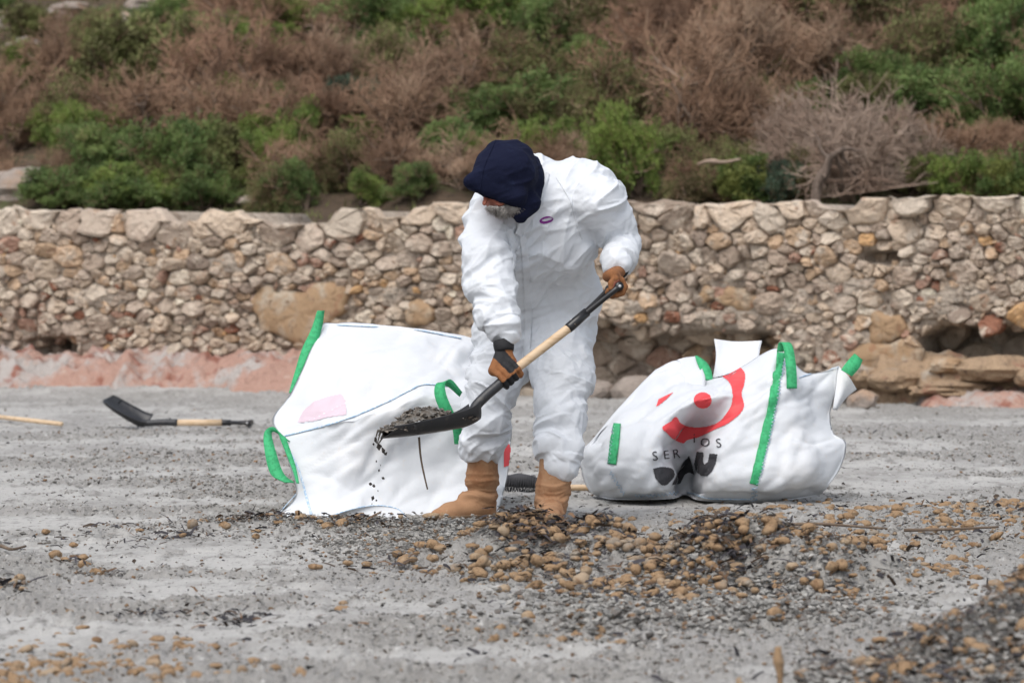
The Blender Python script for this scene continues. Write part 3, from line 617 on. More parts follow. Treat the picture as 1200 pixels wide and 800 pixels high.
def cast(tree, px, py, off=.002):
    d = Vector(P(px, py, 1.0)) - EYE; d.normalize(); hit = tree.ray_cast(EYE, d)
    if hit[0] is None: return None
    n = hit[1] if hit[1].dot(d) < 0 else -hit[1]; return np.array(hit[0] + n * off)
def ribbon_on(tree, path, wpx, off=.003, thick=.003, nw=4, step=2.0):
    """a flat band lying on a surface along a path given as seen from the front, following the surface"""
    p = crom(path, 14); seg = np.concatenate([[0], np.cumsum(np.hypot(*np.diff(p, axis=0).T))]); m = max(4, int(seg[-1] / step))
    p = np.stack([np.interp(np.linspace(0, seg[-1], m), seg, p[:, k]) for k in range(2)], 1)
    tg = np.gradient(p, axis=0); tg /= np.linalg.norm(tg, axis=1)[:, None] + 1e-9; nr = np.stack([-tg[:, 1], tg[:, 0]], 1)
    wv = np.broadcast_to(np.asarray(wpx, float), (m,)) if np.ndim(wpx) == 0 else np.interp(np.linspace(0, 1, m), np.linspace(0, 1, len(wpx)), wpx)
    rows = []; last = None
    for k in range(m):
        row = []
        for j in range(nw):
            c = p[k] + nr[k] * wv[k] * (j / (nw - 1) - .5); h = cast(tree, c[0], c[1], off)
            if h is None: h = row[-1] if row else (last if last is not None else None)
            if h is None: break
            row.append(h); last = h
        if len(row) == nw: rows.append(row)
    A = np.array(rows); m = len(A); up = A.reshape(-1, 3); lo = (A + np.array([0, thick + off, 0])).reshape(-1, 3)
    V = np.concatenate([up, lo]); Q = [gridfaces(m, nw), gridfaces(m, nw, m * nw, True)]; b = np.concatenate([np.arange(0, nw), np.arange(1, m) * nw + nw - 1, (m - 1) * nw + np.arange(nw - 2, -1, -1), np.arange(m - 2, -1, -1) * nw])
    b2 = b + m * nw; Q.append(np.stack([b[:-1], b2[:-1], b2[1:], b[1:]], 1)); return V, np.concatenate(Q)
def inside(poly, x, y):
    poly = np.asarray(poly, float); r = np.zeros(len(x), bool); j = len(poly) - 1
    for i in range(len(poly)):
        a, b = poly[i], poly[j]; c = ((a[1] > y) != (b[1] > y)); r ^= c & (x < (b[0] - a[0]) * (y - a[1]) / (b[1] - a[1] + 1e-12) + a[0]); j = i
    return r
def print_on(tree, poly, hole=None, step=.6, off=.0025):
    """flat print: fills an outline with small faces lying on the cloth"""
    poly = np.asarray(poly, float); x0, y0 = poly.min(0); x1, y1 = poly.max(0); nx, ny = int((x1 - x0) / step) + 2, int((y1 - y0) / step) + 2
    ii, jj = np.meshgrid(np.arange(nx), np.arange(ny), indexing='ij'); cx = x0 + (ii.ravel() + .5) * step; cy = y0 + (jj.ravel() + .5) * step
    ok = inside(poly, cx, cy)
    for hl in (hole or []): ok &= ~inside(hl, cx, cy)
    ids = {}; V = []; Q = []
    for a, b in zip(ii.ravel()[ok], jj.ravel()[ok]):
        q = []
        for (da, db) in ((0, 0), (1, 0), (1, 1), (0, 1)):
            key = (a + da, b + db)
            if key not in ids:
                h = cast(tree, x0 + key[0] * step, y0 + key[1] * step, off); ids[key] = -1 if h is None else len(V)
                if h is not None: V.append(h)
            q.append(ids[key])
        if min(q) >= 0:
            c = np.array([V[k] for k in q])
            if np.ptp(c[:, 1]) < .06: Q.append(q[::-1])
    return np.array(V), np.array(Q)
def free_ribbon(path, wvec, thick=.004):
    """a band through real points; wvec is the width vector"""
    p = crom(path, 8); m = len(p); wv = np.asarray(wvec, float); wv = np.broadcast_to(wv, (m, 3)) if wv.ndim == 1 else crom(wv, 8)
    tg = np.gradient(p, axis=0); nn = np.cross(tg, wv); nn /= np.linalg.norm(nn, axis=1)[:, None] + 1e-9
    A = np.stack([p - wv / 2 + nn * thick / 2, p + wv / 2 + nn * thick / 2, p + wv / 2 - nn * thick / 2, p - wv / 2 - nn * thick / 2], 1)
    V = A.reshape(-1, 3); j = np.arange(4); Q = np.concatenate([np.stack([k * 4 + j, k * 4 + (j + 1) % 4, (k + 1) * 4 + (j + 1) % 4, (k + 1) * 4 + j], 1) for k in range(m - 1)])
    return V, np.concatenate([Q, [[3, 2, 1, 0], [(m - 1) * 4 + k for k in range(4)]]])

# ------------------------------------------------------------------ bulk bags
def bag_surface(ctrl, backY, n=14, amp=.010, seed=1, fq=3.2):
    """closed sack: a draped front sheet through control points, and a slack back sheet"""
    c = np.array([[P(*q) for q in row] for row in ctrl]); g = crom(c, n); g = crom(g.transpose(1, 0, 2), n).transpose(1, 0, 2); nr, nc = g.shape[:2]
    V = g.reshape(-1, 3); Qf = gridfaces(nr, nc); N = vnormals(V, Qf)
    wv = V + .10 * (np.stack([vnoise(V * 2.5, seed + 5), vnoise(V * 2.5, seed + 6), vnoise(V * 2.5, seed + 7)], 1) - .5)
    q1 = np.stack([(wv[:, 0] + .6 * wv[:, 2]) * fq, (wv[:, 2] - .5 * wv[:, 0]) * fq * 3, wv[:, 1] * fq], 1)
    q2 = np.stack([(wv[:, 0] - .8 * wv[:, 2]) * fq * 2.6, (wv[:, 2] + .5 * wv[:, 0]) * fq, wv[:, 1] * fq], 1)
    d = amp * (.3 - crumple(q1 * .7, seed + 40)) * 1.9 + amp * (.3 - crumple(q2 * .6, seed + 50)) * 1.2 + amp * (ridge(q1, 2, seed) - .5) * 1.2 + amp * (ridge(q2, 2, seed + 20) - .5) * 1.3 + amp * .35 * (ridge(wv * 14, 2, seed + 30) - .5) + amp * .9 * (ridge(q1 * .55, 1, seed + 60) ** 6 + ridge(q2 * .5, 1, seed + 70) ** 6 - .2)
    r, s = np.meshgrid(np.linspace(0, 1, nr), np.linspace(0, 1, nc), indexing='ij'); edge = (np.minimum(np.minimum(r, 1 - r), np.minimum(s, 1 - s)) * 2)
    V = V + N * (d * np.clip(edge.ravel() * 6, .25, 1))[:, None]
    B = g.copy(); f = sstep(0, .45, edge); B[:, :, 1] = g[:, :, 1] * (1 - f) + (backY + .06 * np.sin(7 * r + 4 * s)) * f
    on = (edge <= 1e-9); ids = np.arange(nr * nc).reshape(nr, nc); bi = np.where(on, ids, -1); k = (~on).sum(); bi[~on] = nr * nc + np.arange(k)
    VB = B[~on]; q = gridfaces(nr, nc, 0, True); q = bi.ravel()[q]
    VV = np.concatenate([V, VB]); return VV, np.concatenate([Qf, q]), bvh(V, Qf)
def strap(tree, parent, org, path, wpx, nm='lifting_strap', off=.006, m='green'):
    V, Q = ribbon_on(tree, path, wpx, off, .004); return obj(nm, V, Q, M[m], parent, org)
def stitches(tree, parent, org, path, nm='stitching', wpx=1.3, dash=None, off=.004):
    V, Q = ribbon_on(tree, path, wpx, off, .002, 2, 2.0); return obj(nm, V, Q, M['bluethread'], parent, org)
def zigzag(tree, parent, org, path, amp=4, pitch=4.5):
    p = crom(path, 10); seg = np.concatenate([[0], np.cumsum(np.hypot(*np.diff(p, axis=0).T))]); m = int(seg[-1] / pitch) * 2; s = np.linspace(0, seg[-1], m)
    c = np.stack([np.interp(s, seg, p[:, k]) for k in range(2)], 1); tg = np.gradient(c, axis=0); tg /= np.linalg.norm(tg, axis=1)[:, None]
    c = c + np.stack([-tg[:, 1], tg[:, 0]], 1) * (amp * np.where(np.arange(m) % 2, .5, -.5))[:, None]; pts = [cast(tree, a, b, .005) for a, b in c]; pts = [x for x in pts if x is not None]
    V, Q, T = tube(pts, .0022, 4); return obj('zigzag_stitching', V, [Q, T], M['bluethread'], parent, org)

# tipped empty bag beside the worker
b1 = empty('bulk_bag', P(450, 604, 16.5) * [1, 1, 0], 'large tipped white woven bulk bag with green straps behind the shovel blade', 'bag'); o1 = np.array(b1.location)
ctrl = [
    [(379, 377, 17.15), (420, 377, 17.1), (470, 381, 17.1), (520, 388, 17.15), (556, 396, 17.2), (592, 420, 17.25)],
    [(362, 412, 16.95), (415, 408, 16.85), (470, 408, 16.85), (525, 412, 16.9), (560, 420, 17.0), (597, 440, 17.1)],
    [(341, 458, 16.8), (400, 446, 16.62), (460, 440, 16.6), (520, 432, 16.7), (565, 445, 16.8), (599, 470, 17.0)],
    [(319, 489, 16.75), (385, 492, 16.42), (445, 474, 16.42), (500, 452, 16.5), (560, 470, 16.6), (600, 500, 16.85)],
    [(327, 511, 16.55), (392, 503, 16.38), (447, 486, 16.36), (505, 470, 16.42), (560, 490, 16.5), (599, 525, 16.75)],
    [(340, 548, 16.42), (400, 548, 16.32), (450, 540, 16.38), (510, 530, 16.46), (560, 535, 16.48), (597, 550, 16.7)],
    [(345, 580, 16.35), (400, 580, 16.25), (450, 578, 16.32), (510, 572, 16.42), (560, 570, 16.4), (592, 572, 16.6)],
    [(321, 606, 16.30), (367, 611, 16.12), (430, 611, 16.10), (490, 609, 16.25), (550, 605, 16.3), (585, 600, 16.5)]]
V, Q, t1 = bag_surface(ctrl, 17.35, 14, .016, 401); obj('bag_body', V, Q, M['bag'], b1, o1)
stitches(t1, b1, o1, [(330, 512), (370, 502), (415, 488), (450, 473), (480, 458), (497, 451), (530, 453)], wpx=1.5)
stitches(t1, b1, o1, [(385, 381), (430, 383), (480, 386), (540, 397)], wpx=1.2)
stitches(t1, b1, o1, [(335, 520), (350, 550), (360, 585), (366, 608)], wpx=2.4)
zigzag(t1, b1, o1, [(346, 578), (334, 592), (323, 604)])
zigzag(t1, b1, o1, [(368, 607), (400, 608), (440, 606), (470, 606)], 3, 4)
V, Q = print_on(t1, [(349, 495), (356, 481), (368, 471), (384, 465), (400, 462), (405, 470), (406, 486), (385, 489), (366, 494)], step=1); obj('faded_print', V, Q, M['pink'], b1, o1)
wv = P(8, 0, 16.8) - P(0, 0, 16.8)
V, Q = free_ribbon([P(376, 364, 17.1), P(371, 385, 17.06), P(361, 410, 16.98), P(350, 438, 16.9), P(341, 460, 16.82)], [wv * 1.0 + [0, .03, 0], wv * 1.5 + [0, .02, 0], wv * 1.9 + [0, .01, 0], wv * 1.3, wv * .6]); obj('lifting_strap', V, Q, M['green'], b1, o1)
V, Q = free_ribbon([P(335, 516, 16.48), P(325, 505, 16.48), P(314, 507, 16.45), P(317, 530, 16.38), P(325, 555, 16.34), P(339, 565, 16.30)], [wv * 1.2 + [0, .02, -.01], wv * 1.0 + [0, .02, -.035], wv * 1.0 + [0, .03, 0], wv * 1.6, wv * 1.9, wv * 1.4]); obj('lifting_strap', V, Q, M['green'], b1, o1)
V, Q = free_ribbon([P(331, 512, 16.42), P(338, 530, 16.38), P(345, 550, 16.32), P(349, 566, 16.28)], [wv * .9, wv * .8, wv * .6, wv * .4]); obj('lifting_strap', V, Q, M['green'], b1, o1)
V, Q = free_ribbon([P(540, 462, 16.45), P(527, 449, 16.40), P(517, 449, 16.36), P(516, 462, 16.33), P(524, 482, 16.33), P(535, 500, 16.36), P(537, 520, 16.4)], [wv * .4 + [0, 0, .02], wv * .5 + [0, 0, .03], wv * 1.2, wv * 1.7, wv * 1.8, wv * 1.4, wv * 1.1]); obj('lifting_strap', V, Q, M['green'], b1, o1)
# opened mouth flap lying at the bottom
V = np.concatenate([[P(372, 611, 16.05), P(478, 611, 16.05)], crom([P(378, 608, 16.03), P(410, 597, 16.05), P(440, 592, 16.08), P(466, 596, 16.08), P(478, 609, 16.04)], 6)])
m = len(V) - 2; T = np.stack([np.full(m - 1, 0), 2 + np.arange(m - 1), 3 + np.arange(m - 1)], 1); T = np.concatenate([T, [[0, m + 1, 1]]])
V2 = np.concatenate([V, V + [0, .006, 0]]); obj('bag_flap', V2, [T, T[:, ::-1] + len(V)], M['bag'], b1, o1, smooth=False)
Vt, Qt, Tt = tube(V[2:], .003, 5); obj('flap_stitching', Vt, [Qt, Tt], M['bluethread'], b1, o1)
Vp, Qp = print_on(t1, [(590, 522), (596, 520), (600, 530), (597, 545), (590, 547)], step=1)
if len(Qp): obj('red_print', Vp, Qp, M['red'], b1, o1)

# slumped printed bag on the other side
b2 = empty('bulk_bag', P(840, 586, 17.2) * [1, 1, 0], 'slumped white bulk bag with red ring logo, black lettering and green straps', 'bag'); o2 = np.array(b2.location)
ctrl = [
    [(768, 432, 17.75), (795, 421, 17.7), (820, 440, 17.55), (845, 440, 17.45), (872, 428, 17.3), (912, 407, 17.2), (945, 436, 17.25), (984, 428, 17.35)],
    [(738, 462, 17.6), (775, 448, 17.4), (805, 452, 17.15), (838, 447, 17.1), (872, 440, 17.08), (908, 436, 17.0), (945, 448, 17.1), (981, 458, 17.3)],
    [(716, 486, 17.45), (752, 478, 17.15), (795, 470, 16.95), (835, 466, 16.93), (870, 462, 16.95), (905, 466, 16.92), (943, 472, 17.0), (974, 485, 17.25)],
    [(691, 517, 17.35), (725, 497, 16.95), (775, 499, 16.86), (812, 505, 17.10), (855, 492, 16.88), (897, 496, 16.86), (942, 500, 16.93), (977, 506, 17.15)],
    [(679, 530, 17.3), (716, 520, 16.85), (778, 526, 16.80), (806, 536, 17.22), (834, 526, 16.82), (890, 526, 16.80), (945, 524, 16.85), (992, 518, 17.1)],
    [(680, 552, 17.25), (713, 548, 16.82), (780, 553, 16.79), (803, 560, 17.32), (828, 556, 16.80), (885, 556, 16.75), (940, 552, 16.80), (988, 545, 17.05)],
    [(688, 574, 17.2), (718, 576, 16.85), (783, 577, 16.82), (802, 576, 17.30), (824, 580, 16.84), (882, 580, 16.78), (930, 576, 16.82), (974, 568, 17.0)],
    [(700, 582, 17.2), (722, 586, 16.98), (785, 585, 16.97), (803, 580, 17.32), (822, 587, 16.98), (882, 589, 16.93), (925, 586, 16.98), (962, 581, 17.1)]]
V, Q, t2 = bag_surface(ctrl, 17.85, 14, .017, 431, 3.6); obj('bag_body', V, Q, M['bag'], b2, o2)
strap(t2, b2, o2, [(916, 408), (911, 440), (904, 478), (896, 515), (889, 545), (883, 567)], [9, 9, 10, 11, 11, 10])
wv2 = P(11, 0, 17) - P(0, 0, 17)
V, Q = free_ribbon([P(914, 412, 17.12), P(917, 402, 17.10), P(923, 405, 17.06), P(927, 430, 17.0), P(928, 455, 16.98)], [wv2 * .7, wv2 * .8, wv2 * 1.0, wv2 * 1.1, wv2 * 1.1]); obj('lifting_strap', V, Q, M['green'], b2, o2)
strap(t2, b2, o2, [(724, 497), (721, 520), (718, 544)], [8, 11, 10])
V, Q = free_ribbon([P(816, 417, 17.6), P(822, 424, 17.52), P(827, 434, 17.45), P(829, 445, 17.4)], [wv2 * .3, wv2 * 1.0, wv2 * 1.2, wv2 * 1.2]); obj('lifting_strap', V, Q, M['green'], b2, o2)
V, Q = free_ribbon([P(1006, 418, 17.3), P(1000, 427, 17.26), P(992, 437, 17.24)], [wv2 * .9 + [0, 0, -.03], wv2 * 1.3 + [0, 0, -.03], wv2 * 1.2 + [0, 0, -.03]]); obj('lifting_strap', V, Q, M['green'], b2, o2)
def sheet(name, rows, m, parent, org, seed, amp=.006, th=.005):
    g = crom(np.array([[P(*q) for q in r] for r in rows]), 8); g = crom(g.transpose(1, 0, 2), 8).transpose(1, 0, 2); nr, nc = g.shape[:2]; V = g.reshape(-1, 3)
    V = V + [0, 1, 0] * (amp * (ridge(V * 9, 2, seed) - .5))[:, None]; V = np.concatenate([V, V + [0, th, 0]]); k = nr * nc
    b = np.concatenate([np.arange(nc), np.arange(1, nr) * nc + nc - 1, (nr - 1) * nc + np.arange(nc - 2, -1, -1), np.arange(nr - 2, -1, -1) * nc])
    return obj(name, V, np.concatenate([gridfaces(nr, nc), gridfaces(nr, nc, k, True), np.stack([b[:-1], b[:-1] + k, b[1:] + k, b[1:]], 1)]), m, parent, org)
sheet('fabric_flap', [[(837, 397, 17.72), (862, 400, 17.74), (893, 399, 17.72)], [(839, 418, 17.68), (862, 420, 17.66), (890, 416, 17.66)], [(835, 445, 17.6), (862, 445, 17.5), (890, 440, 17.45)]], M['bag'], b2, o2, 5, .02)
sheet('fabric_flap', [[(982, 428, 17.36), (994, 440, 17.33), (1004, 456, 17.36)], [(980, 450, 17.30), (988, 458, 17.28), (992, 466, 17.32)], [(976, 480, 17.22), (980, 480, 17.24), (980, 482, 17.28)]], M['bag'], b2, o2, 6, .01)
sheet('fabric_flap', [[(770, 436, 17.72), (795, 421, 17.72), (816, 417, 17.62)], [(745, 466, 17.5), (785, 452, 17.42), (826, 440, 17.36)], [(738, 480, 17.35), (780, 470, 17.22), (826, 458, 17.16)]], M['bag'], b2, o2, 8, .015)
stitches(t2, b2, o2, [(936, 443), (955, 437), (975, 432), (982, 431)], wpx=1.0)
stitches(t2, b2, o2, [(806, 577), (830, 583), (860, 584), (882, 584)], wpx=1.4)
zigzag(t2, b2, o2, [(920, 420), (915, 445), (908, 482), (901, 517), (894, 547), (888, 567)], 3, 4)
zigzag(t2, b2, o2, [(720, 500), (717, 520), (714, 543)], 3, 4)
zigzag(t2, b2, o2, [(716, 552), (722, 563), (732, 578)], 4, 4)
zigzag(t2, b2, o2, [(884, 570), (884, 586)], 7, 4)
zigzag(t2, b2, o2, [(745, 580), (770, 579), (795, 577)], 3, 4)
# the printed mark: ring with dot
ring = crom([(841, 437), (850, 431), (866, 430), (873, 438), (872, 450), (869, 462), (872, 476), (866, 486), (852, 497), (838, 503), (822, 511), (806, 515), (800, 519), (790, 515), (781, 507), (776, 501), (785, 494), (792, 488), (797, 495), (806, 499), (822, 500), (838, 497), (849, 488), (857, 474), (858, 458), (854, 447), (846, 441)], 4)
V, Q = print_on(t2, ring, step=.7); obj('ring_print', V, Q, M['red'], b2, o2)
a = np.linspace(0, 2 * math.pi, 24); V, Q = print_on(t2, np.stack([823.5 + 10.5 * np.cos(a), 469 + 9 * np.sin(a)], 1), step=.6); obj('dot_print', V, Q, M['red'], b2, o2)
V, Q = print_on(t2, [(769, 477), (772, 468), (780, 464), (789, 460), (781, 468), (774, 474)], step=.6); obj('ring_end_print', V, Q, M['red'], b2, o2)
def glyph(ch, x, y, size, rot):
    cu = bpy.data.curves.new('letter', 'FONT'); cu.body = ch; cu.size = 1; cu.resolution_u = 3; ob = bpy.data.objects.new('letter', cu); C.objects.link(ob)
    dg = bpy.context.evaluated_depsgraph_get(); me = ob.evaluated_get(dg).to_mesh(); bm = bmesh.new(); bm.from_mesh(me); bmesh.ops.triangulate(bm, faces=bm.faces[:])
    bmesh.ops.subdivide_edges(bm, edges=bm.edges[:], cuts=1)
    vv = np.array([v.co[:2] for v in bm.verts]); ff = [[v.index for v in f.verts] for f in bm.faces]; bm.free(); ob.evaluated_get(dg).to_mesh_clear(); bpy.data.objects.remove(ob); bpy.data.curves.remove(cu)
    c, s = math.cos(rot), math.sin(rot); w_ = vv[:, 0].mean(); X = (vv[:, 0] - w_) * size; Yv = vv[:, 1] * size; px = x + X * c + Yv * s; py = y + X * s - Yv * c
    V = [cast(t2, a_, b_, .003) for a_, b_ in zip(px, py)]; ok = all(v is not None for v in V)
    if ok:
        me = bpy.data.meshes.new('letter_print'); me.from_pydata([tuple(np.array(v) - o2) for v in V], [], ff); me.update(); link('letter_print', me, M['ink'], b2)
for ch, x, y, r in (('S', 768, 539, -.12), ('E', 781, 537.5, -.12), ('R', 793, 536, -.14), ('I', 814, 518, .0), ('O', 827.5, 523, -.12), ('S', 843, 524, -.14)): glyph(ch, x, y, 14.5, r)
V, Q = print_on(t2, crom([(765, 549), (775, 547), (787, 549), (790, 556), (786, 563), (780, 568), (774, 567), (768, 560)], 4), step=.6); obj('letter_print', V, Q, M['ink'], b2, o2)
V, Q = print_on(t2, [(800, 541), (795, 552), (787, 568), (797, 566), (802, 556), (808, 553), (814, 556), (812, 546), (808, 533)], step=.6); obj('letter_print', V, Q, M['ink'], b2, o2)
U = crom([(817, 529), (825, 530)], 2).tolist() + [(824, 540), (826, 544), (830, 541), (832, 531), (841, 532), (839, 543), (835, 552), (829, 558), (822, 557), (816, 552), (814, 543)]
V, Q = print_on(t2, U, step=.6); obj('letter_print', V, Q, M['ink'], b2, o2)

# ------------------------------------------------------------------ the worker
def px2m(r, Y): return r * Y / F
body_prims = []
def limb(fld, pts, k=.035, g=1.0):
    pts = [(q[0], q[1], q[2], q[3] * g) for q in pts]
    for (a, b) in zip(pts[:-1], pts[1:]): fld.cone(P(*a[:3]), px2m(a[3], a[2]), P(*b[:3]), px2m(b[3], b[2]), k)
LEG_L = [(596, 400, 16.08, 42), (580, 445, 15.98, 33), (571, 490, 15.98, 29), (566, 514, 16.02, 28), (565, 521, 16.03, 22)]
LEG_R = [(654, 400, 16.0, 44), (658, 445, 15.86, 36), (656, 490, 15.78, 30), (655, 525, 15.72, 26), (655, 545, 15.70, 22)]
ARM_L = [(574, 262, 15.66, 35), (571, 300, 15.56, 30), (573, 335, 15.50, 28), (582, 368, 15.44, 24.5), (589, 384, 15.40, 18.5), (591, 391, 15.39, 15)]
ARM_R = [(700, 240, 15.72, 35), (716, 264, 15.80, 29), (730, 286, 15.80, 21.5), (728, 300, 15.68, 19), (725.5, 308, 15.62, 16)]
TORSO = [((597, 385, 16.10, 43), (655, 382, 16.08, 44)), ((604, 355, 16.06, 42), (660, 345, 16.04, 43)), ((610, 318, 15.95, 44), (650, 306, 15.96, 42)), ((602, 285, 15.82, 48), (654, 278, 15.84, 48)),
         ((588, 258, 15.74, 42), (690, 236, 15.82, 40)), ((630, 250, 15.80, 42), (660, 230, 15.86, 42)), ((650, 230, 15.82, 37), (684, 232, 15.86, 38))]
lo = P(520, 600, 16.5); hi = P(770, 160, 15.9)
sdf = SDF([P(520, 400, 16)[0], 15.0, P(600, 590, 15.8)[2]], [P(775, 400, 16)[0], 16.45, P(600, 165, 15.8)[2]], .0048)
for a, b in TORSO: sdf.cone(P(*a[:3]), px2m(a[3], a[2]), P(*b[:3]), px2m(b[3], b[2]), .05)
for l in (LEG_L, LEG_R): limb(sdf, l, .03, .90)
for l in (ARM_L, ARM_R): limb(sdf, l, .016, .92)
sdf.cone(P(618, 196, 15.80), px2m(17, 15.8), P(640, 206, 15.90), px2m(20, 15.9), .03)      # folded-back white hood
V, Q = sdf.mesh(1); N = vnormals(V, Q)
# folds: rings near cuffs, knees and elbows, drag lines over chest and seat
limbs = [(LEG_L, 0), (LEG_R, 1), (ARM_L, 2), (ARM_R, 3)]
best = np.full(len(V), 9.0); al = np.zeros(len(V)); ax_ = np.zeros((len(V), 3)); cen_ = np.zeros((len(V), 3)); frac = np.zeros(len(V)); lid = np.full(len(V), -1)
for L_, li in limbs:
    acc = 0; tot = sum(np.linalg.norm(P(*b[:3]) - P(*a[:3])) for a, b in zip(L_[:-1], L_[1:]))
    for a, b in zip(L_[:-1], L_[1:]):
        A, B = P(*a[:3]), P(*b[:3]); ab = B - A; ln = np.linalg.norm(ab); t = np.clip((V - A) @ ab / (ln * ln), 0, 1); d = np.linalg.norm(V - A - t[:, None] * ab, axis=1) - px2m(1, 16) * (a[3] + (b[3] - a[3]) * t)
        m_ = d < best; best[m_] = d[m_]; al[m_] = acc + t[m_] * ln; ax_[m_] = ab / ln; cen_[m_] = A + t[m_][:, None] * ab; frac[m_] = (acc + t[m_] * ln) / tot; lid[m_] = li; acc += ln
onl = sstep(.05, .0, best) * sstep(.02, .30, frac)
wp = V + .07 * (np.stack([vnoise(V * 5, 1), vnoise(V * 5, 2), vnoise(V * 5, 3)], 1) - .5)
side = np.cross(ax_, [0, 1, 0]); side /= np.linalg.norm(side, axis=1)[:, None] + 1e-9; rel = V - cen_
lat = (rel * side).sum(1)
skew = lat * (.8 * np.sin(al * 17 + lid * 2))
ringp = np.stack([(al + skew) * 17 + lid * 7, lat * 5, rel[:, 1] * 5 + wp[:, 0] * 2], 1)
fr = ridge(ringp + .6 * (np.stack([vnoise(V * 8, 4), vnoise(V * 8, 5), vnoise(V * 8, 6)], 1) - .5), 2, 7) - .5
dg1 = ridge(np.stack([(wp[:, 0] + .55 * wp[:, 2]) * 4, (wp[:, 2] - .55 * wp[:, 0]) * 15, wp[:, 1] * 4], 1), 2, 17) - .5
dg2 = ridge(np.stack([(wp[:, 0] - .7 * wp[:, 2]) * 12, (wp[:, 2] + .7 * wp[:, 0]) * 4, wp[:, 1] * 4], 1), 2, 27) - .5
fine = ridge(wp * 24, 2, 37) - .5
big = fbm(V * 6, 2, 47) - .5
endf = .55 + .75 * sstep(.55, 1.0, frac)
calm = sstep(.38, .62, fbm(V * 7, 2, 57))
cr1 = .3 - crumple(np.stack([(wp[:, 0] + .5 * wp[:, 2]) * 4.5, (wp[:, 2] - .5 * wp[:, 0]) * 10, wp[:, 1] * 5], 1), 7)
cr2 = .3 - crumple(np.stack([(al + skew) * 13 + lid * 3, lat * 4.5, rel[:, 1] * 4.5], 1), 17)
cr3 = .3 - crumple(wp * 17, 27)
disp = onl * endf * (.014 * fr + .034 * cr2) + (1 - .6 * onl) * (.012 * dg1 * calm + .010 * dg2 + .030 * cr1) + .010 * cr3 * calm + .016 * big
sh1 = ridge(np.stack([(wp[:, 0] + .9 * wp[:, 2]) * 3, (wp[:, 2] - .9 * wp[:, 0]) * 9, wp[:, 1] * 3], 1), 1, 67) ** 5; sh2 = ridge(np.stack([(wp[:, 0] - .25 * wp[:, 2]) * 9, (wp[:, 2] + .25 * wp[:, 0]) * 2.6, wp[:, 1] * 3], 1), 1, 77) ** 5
sh3 = ridge(np.stack([(al + 1.4 * skew) * 11 + lid * 5, lat * 3, rel[:, 1] * 3], 1) + .5 * (np.stack([vnoise(V * 9, 14), vnoise(V * 9, 15), vnoise(V * 9, 16)], 1) - .5), 1, 87) ** 5
disp += .011 * (sh1 + sh2) * (1 - .5 * onl) + .013 * sh3 * onl - .006
V = V + N * disp[:, None]
wbase = np.array([P(610, 400, 15.9)[0], 15.9, 0.0])
suitV, suitQ = V, Q
# naked figure under the clothes: one continuous surface
sb = SDF([P(490, 400, 16)[0], 15.0, -.03], [P(775, 400, 16)[0], 16.5, P(600, 150, 15.6)[2]], .007)
for a, b in TORSO: sb.cone(P(*a[:3]), px2m(a[3] * .62, a[2]), P(*b[:3]), px2m(b[3] * .62, b[2]), .03)
for l in (LEG_L, LEG_R, ARM_L, ARM_R): limb(sb, [(a, b, c, r * .6) for a, b, c, r in l], .02)
limb(sb, [(565, 531, 16.03, 12), (562, 588, 16.05, 8), (535, 600, 15.97, 4)], .02); limb(sb, [(655, 545, 15.70, 12), (646, 590, 15.71, 8), (643, 606, 15.56, 5)], .02)
HC = (590, 211, 15.52)
sb.ell(P(*HC), (.088, .105, .100), .02); sb.cone(P(600, 222, 15.55), .06, P(625, 240, 15.72), .062, .03)          # skull, neck
sb.ell(P(583, 233, 15.49), (.058, .075, .045), .02)                                                              # jaw
sb.cone(P(571, 229, 15.43), .010, P(567.5, 238.5, 15.405), .0105, .008); sb.ell(P(586, 239, 15.42), (.022, .02, .012), .010); sb.ell(P(574, 245, 15.42), (.020, .012, .005), .004)   # nose, cheek, lips
sb.ell(P(575, 234, 15.40), (.012, .01, .007), .004, sub=True)                                                     # eye socket
sb.ell(P(606, 222, 15.52), (.010, .022, .026), .01)                                                                # ear
# ------------------------------------------------------------------ hands
def hand(fld, c, a, n_, b, wrist, R, rf, k, palm=.012, span=.021, grow_=0.0):
    c, a, n_, b = np.array(c), unit(a), unit(n_), unit(b); rr = R + rf
    kn = []
    for i, (ln, rs) in enumerate(((200, 1.0), (225, 1.05), (215, 1.0), (190, .88))):
        o = c + a * (1.5 - i) * span; pts = []
        for ph in np.radians([-38, 15, 70, 120, ln * .82, ln]): pts.append(o + (rr + .002) * (math.cos(ph) * n_ + math.sin(ph) * b) + (n_ * .012 - b * .012 if ph < 0 else 0))
        kn.append(pts[0])
        for j in range(5): fld.cone(pts[j], rf * rs * (1.08 - .05 * j) + grow_, pts[j + 1], rf * rs * (1.03 - .05 * j) + grow_, .004)
    w_ = np.array(wrist)
    for i in range(4): fld.cone(kn[i] + n_ * .004, palm + grow_, w_ + a * (1.5 - i) * .011, .020 + grow_, .02)
    # thumb leaves the index side of the palm near its base
    t0 = w_ * .62 + kn[0] * .38 + a * .014; o = c + a * 2.1 * span
    tp = [t0] + [o + (rr + .003) * (math.cos(ph) * n_ - math.sin(ph) * b) for ph in np.radians([40, 85, 125])]
    for j in range(3): fld.cone(tp[j], .0145 - .0012 * j + grow_, tp[j + 1], .0135 - .0012 * j + grow_, .008)
GRIP = P(717.5, 337, 15.47); LOW = P(596, 439, 15.34)
sh_dir = unit(LOW - GRIP)
bar = unit(np.array([.30, -1.0, .10]))                       # the D-grip's cross bar
h1 = dict(c=LOW, a=sh_dir * -1, n_=unit(np.array([-.45, -.45, .75])), b=None, wrist=P(591, 409, 15.375), R=.0185, rf=.0125, k=0)
